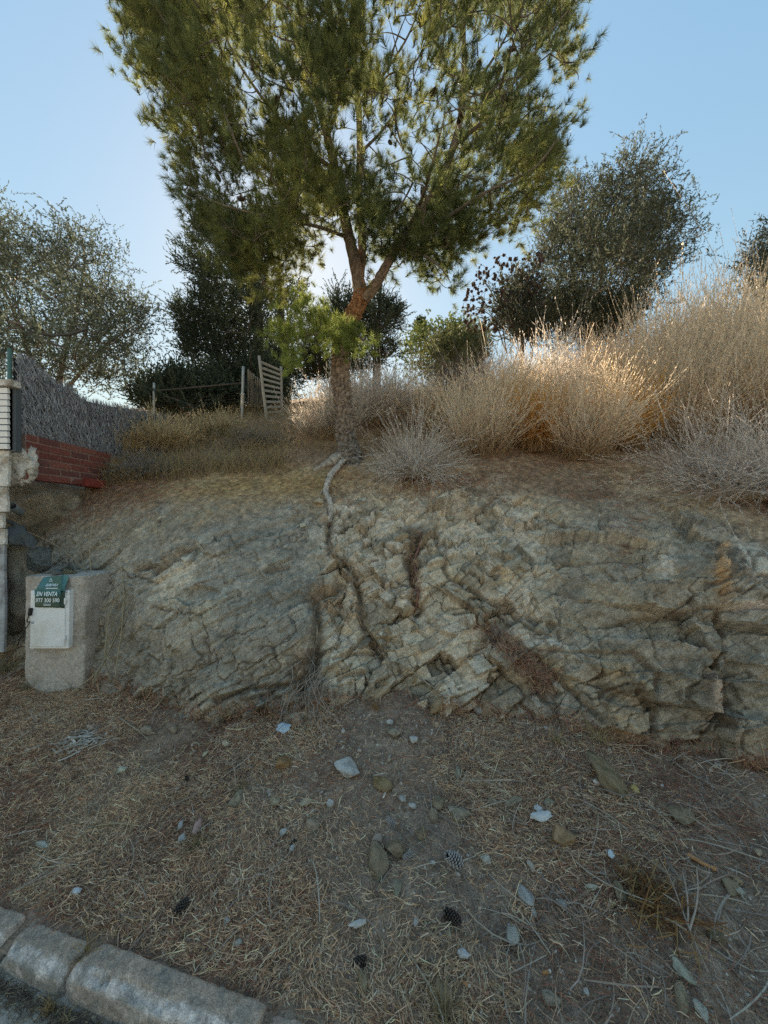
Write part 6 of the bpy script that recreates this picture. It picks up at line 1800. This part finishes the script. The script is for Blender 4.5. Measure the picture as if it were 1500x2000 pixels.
crumple('paper_scrap', 150, 1748, 16, 9, (.66, .66, .68), 5, 'white scrap in the straw above the left kerb', 'paper')
crumple('paper_scrap', 700, 1812, 30, 9, (.55, .52, .47), 6, 'pale shred lying in straw at the centre bottom', 'paper')
crumple('paper_scrap', 905, 1873, 22, 12, (.58, .56, .54), 7, 'curled white shred above the orange filter', 'paper')
crumple('paper_scrap', 1192, 1676, 12, 12, (.66, .72, .76), 8, 'white blob left of the orange splinter', 'paper')
# torn rag with threads
pr_ = ground_at(172, 1445)
acc = Acc(); r5 = np.random.default_rng(23); nb = 130
b0 = pr_ + np.stack([r5.normal(0, .06, nb), r5.normal(0, .07, nb), r5.uniform(.008, .03, nb)], 1)
az = r5.normal(.6, .7, nb); D = np.stack([np.cos(az), np.sin(az), r5.normal(0, .12, nb)], 1); L = r5.uniform(.03, .11, nb); t = np.linspace(-.5, .5, 4)
Q = b0[:, None] + D[:, None] * (t[None, :, None] * L[:, None, None]) + r5.normal(size=(nb, 1, 3)) * [1, 1, .2] * (L[:, None, None] * .5 * (t ** 2)[None, :, None])
Q[..., 2] = np.maximum(Q[..., 2], ground_z(Q[..., 0], Q[..., 1]) + .006)
V, q = ribbons(Q, np.repeat(r5.uniform(.003, .012, nb)[:, None], 4, 1), np.tile([0, 0, 1.0], (nb, 1)) + r5.normal(size=(nb, 3)) * .3)
acc.add(V, q, np.repeat(np.array([.66, .58, .48]) * r5.uniform(.6, 1.2, (nb, 1)), 8, 0))
tag(link('torn_rag', acc.mesh('torn_rag', M_PAPER)), 'frayed whitish rag torn into threads on the left slope', 'rag')

cyl = lambda n, r, l, m: lathe(n, [(0, 0), (r, 0), (r, l), (0, l)], 12, m)
M_ASH = material('filter_white', (.66, .62, .55), .8, .1, 60)
for px, py, rz, lab in [(1060, 1905, .2, 'orange cigarette filter at lower right, broken short'), (902, 1921, -.5, 'orange cigarette filter with a pale end near the bottom centre')]:
    p = ground_at(px, py)
    c_ = empty('cigarette_butt', p + [0, 0, .006], lab, 'cigarette butt', 'cigarette butts on the slope')
    link('filter', cyl('filter', .0048, .020, M_ORANGE), c_, (0, 0, 0), (math.radians(86), 0, math.radians(90) + rz))
    link('paper', cyl('paper', .0046, .007, M_ASH), c_, (.020 * math.cos(rz), .020 * math.sin(rz), .001), (math.radians(86), 0, math.radians(90) + rz))
p = ground_at(1370, 1690)
sp_me = boxes_mesh('wood_splinter', (.085, .016, .010), .004, M_ORANGE, .003, 5, 3)
tag(link('wood_splinter', sp_me, None, p + [0, 0, .012], (0, .08, -.75)), 'orange brown wood splinter lying at the right', 'splinter')
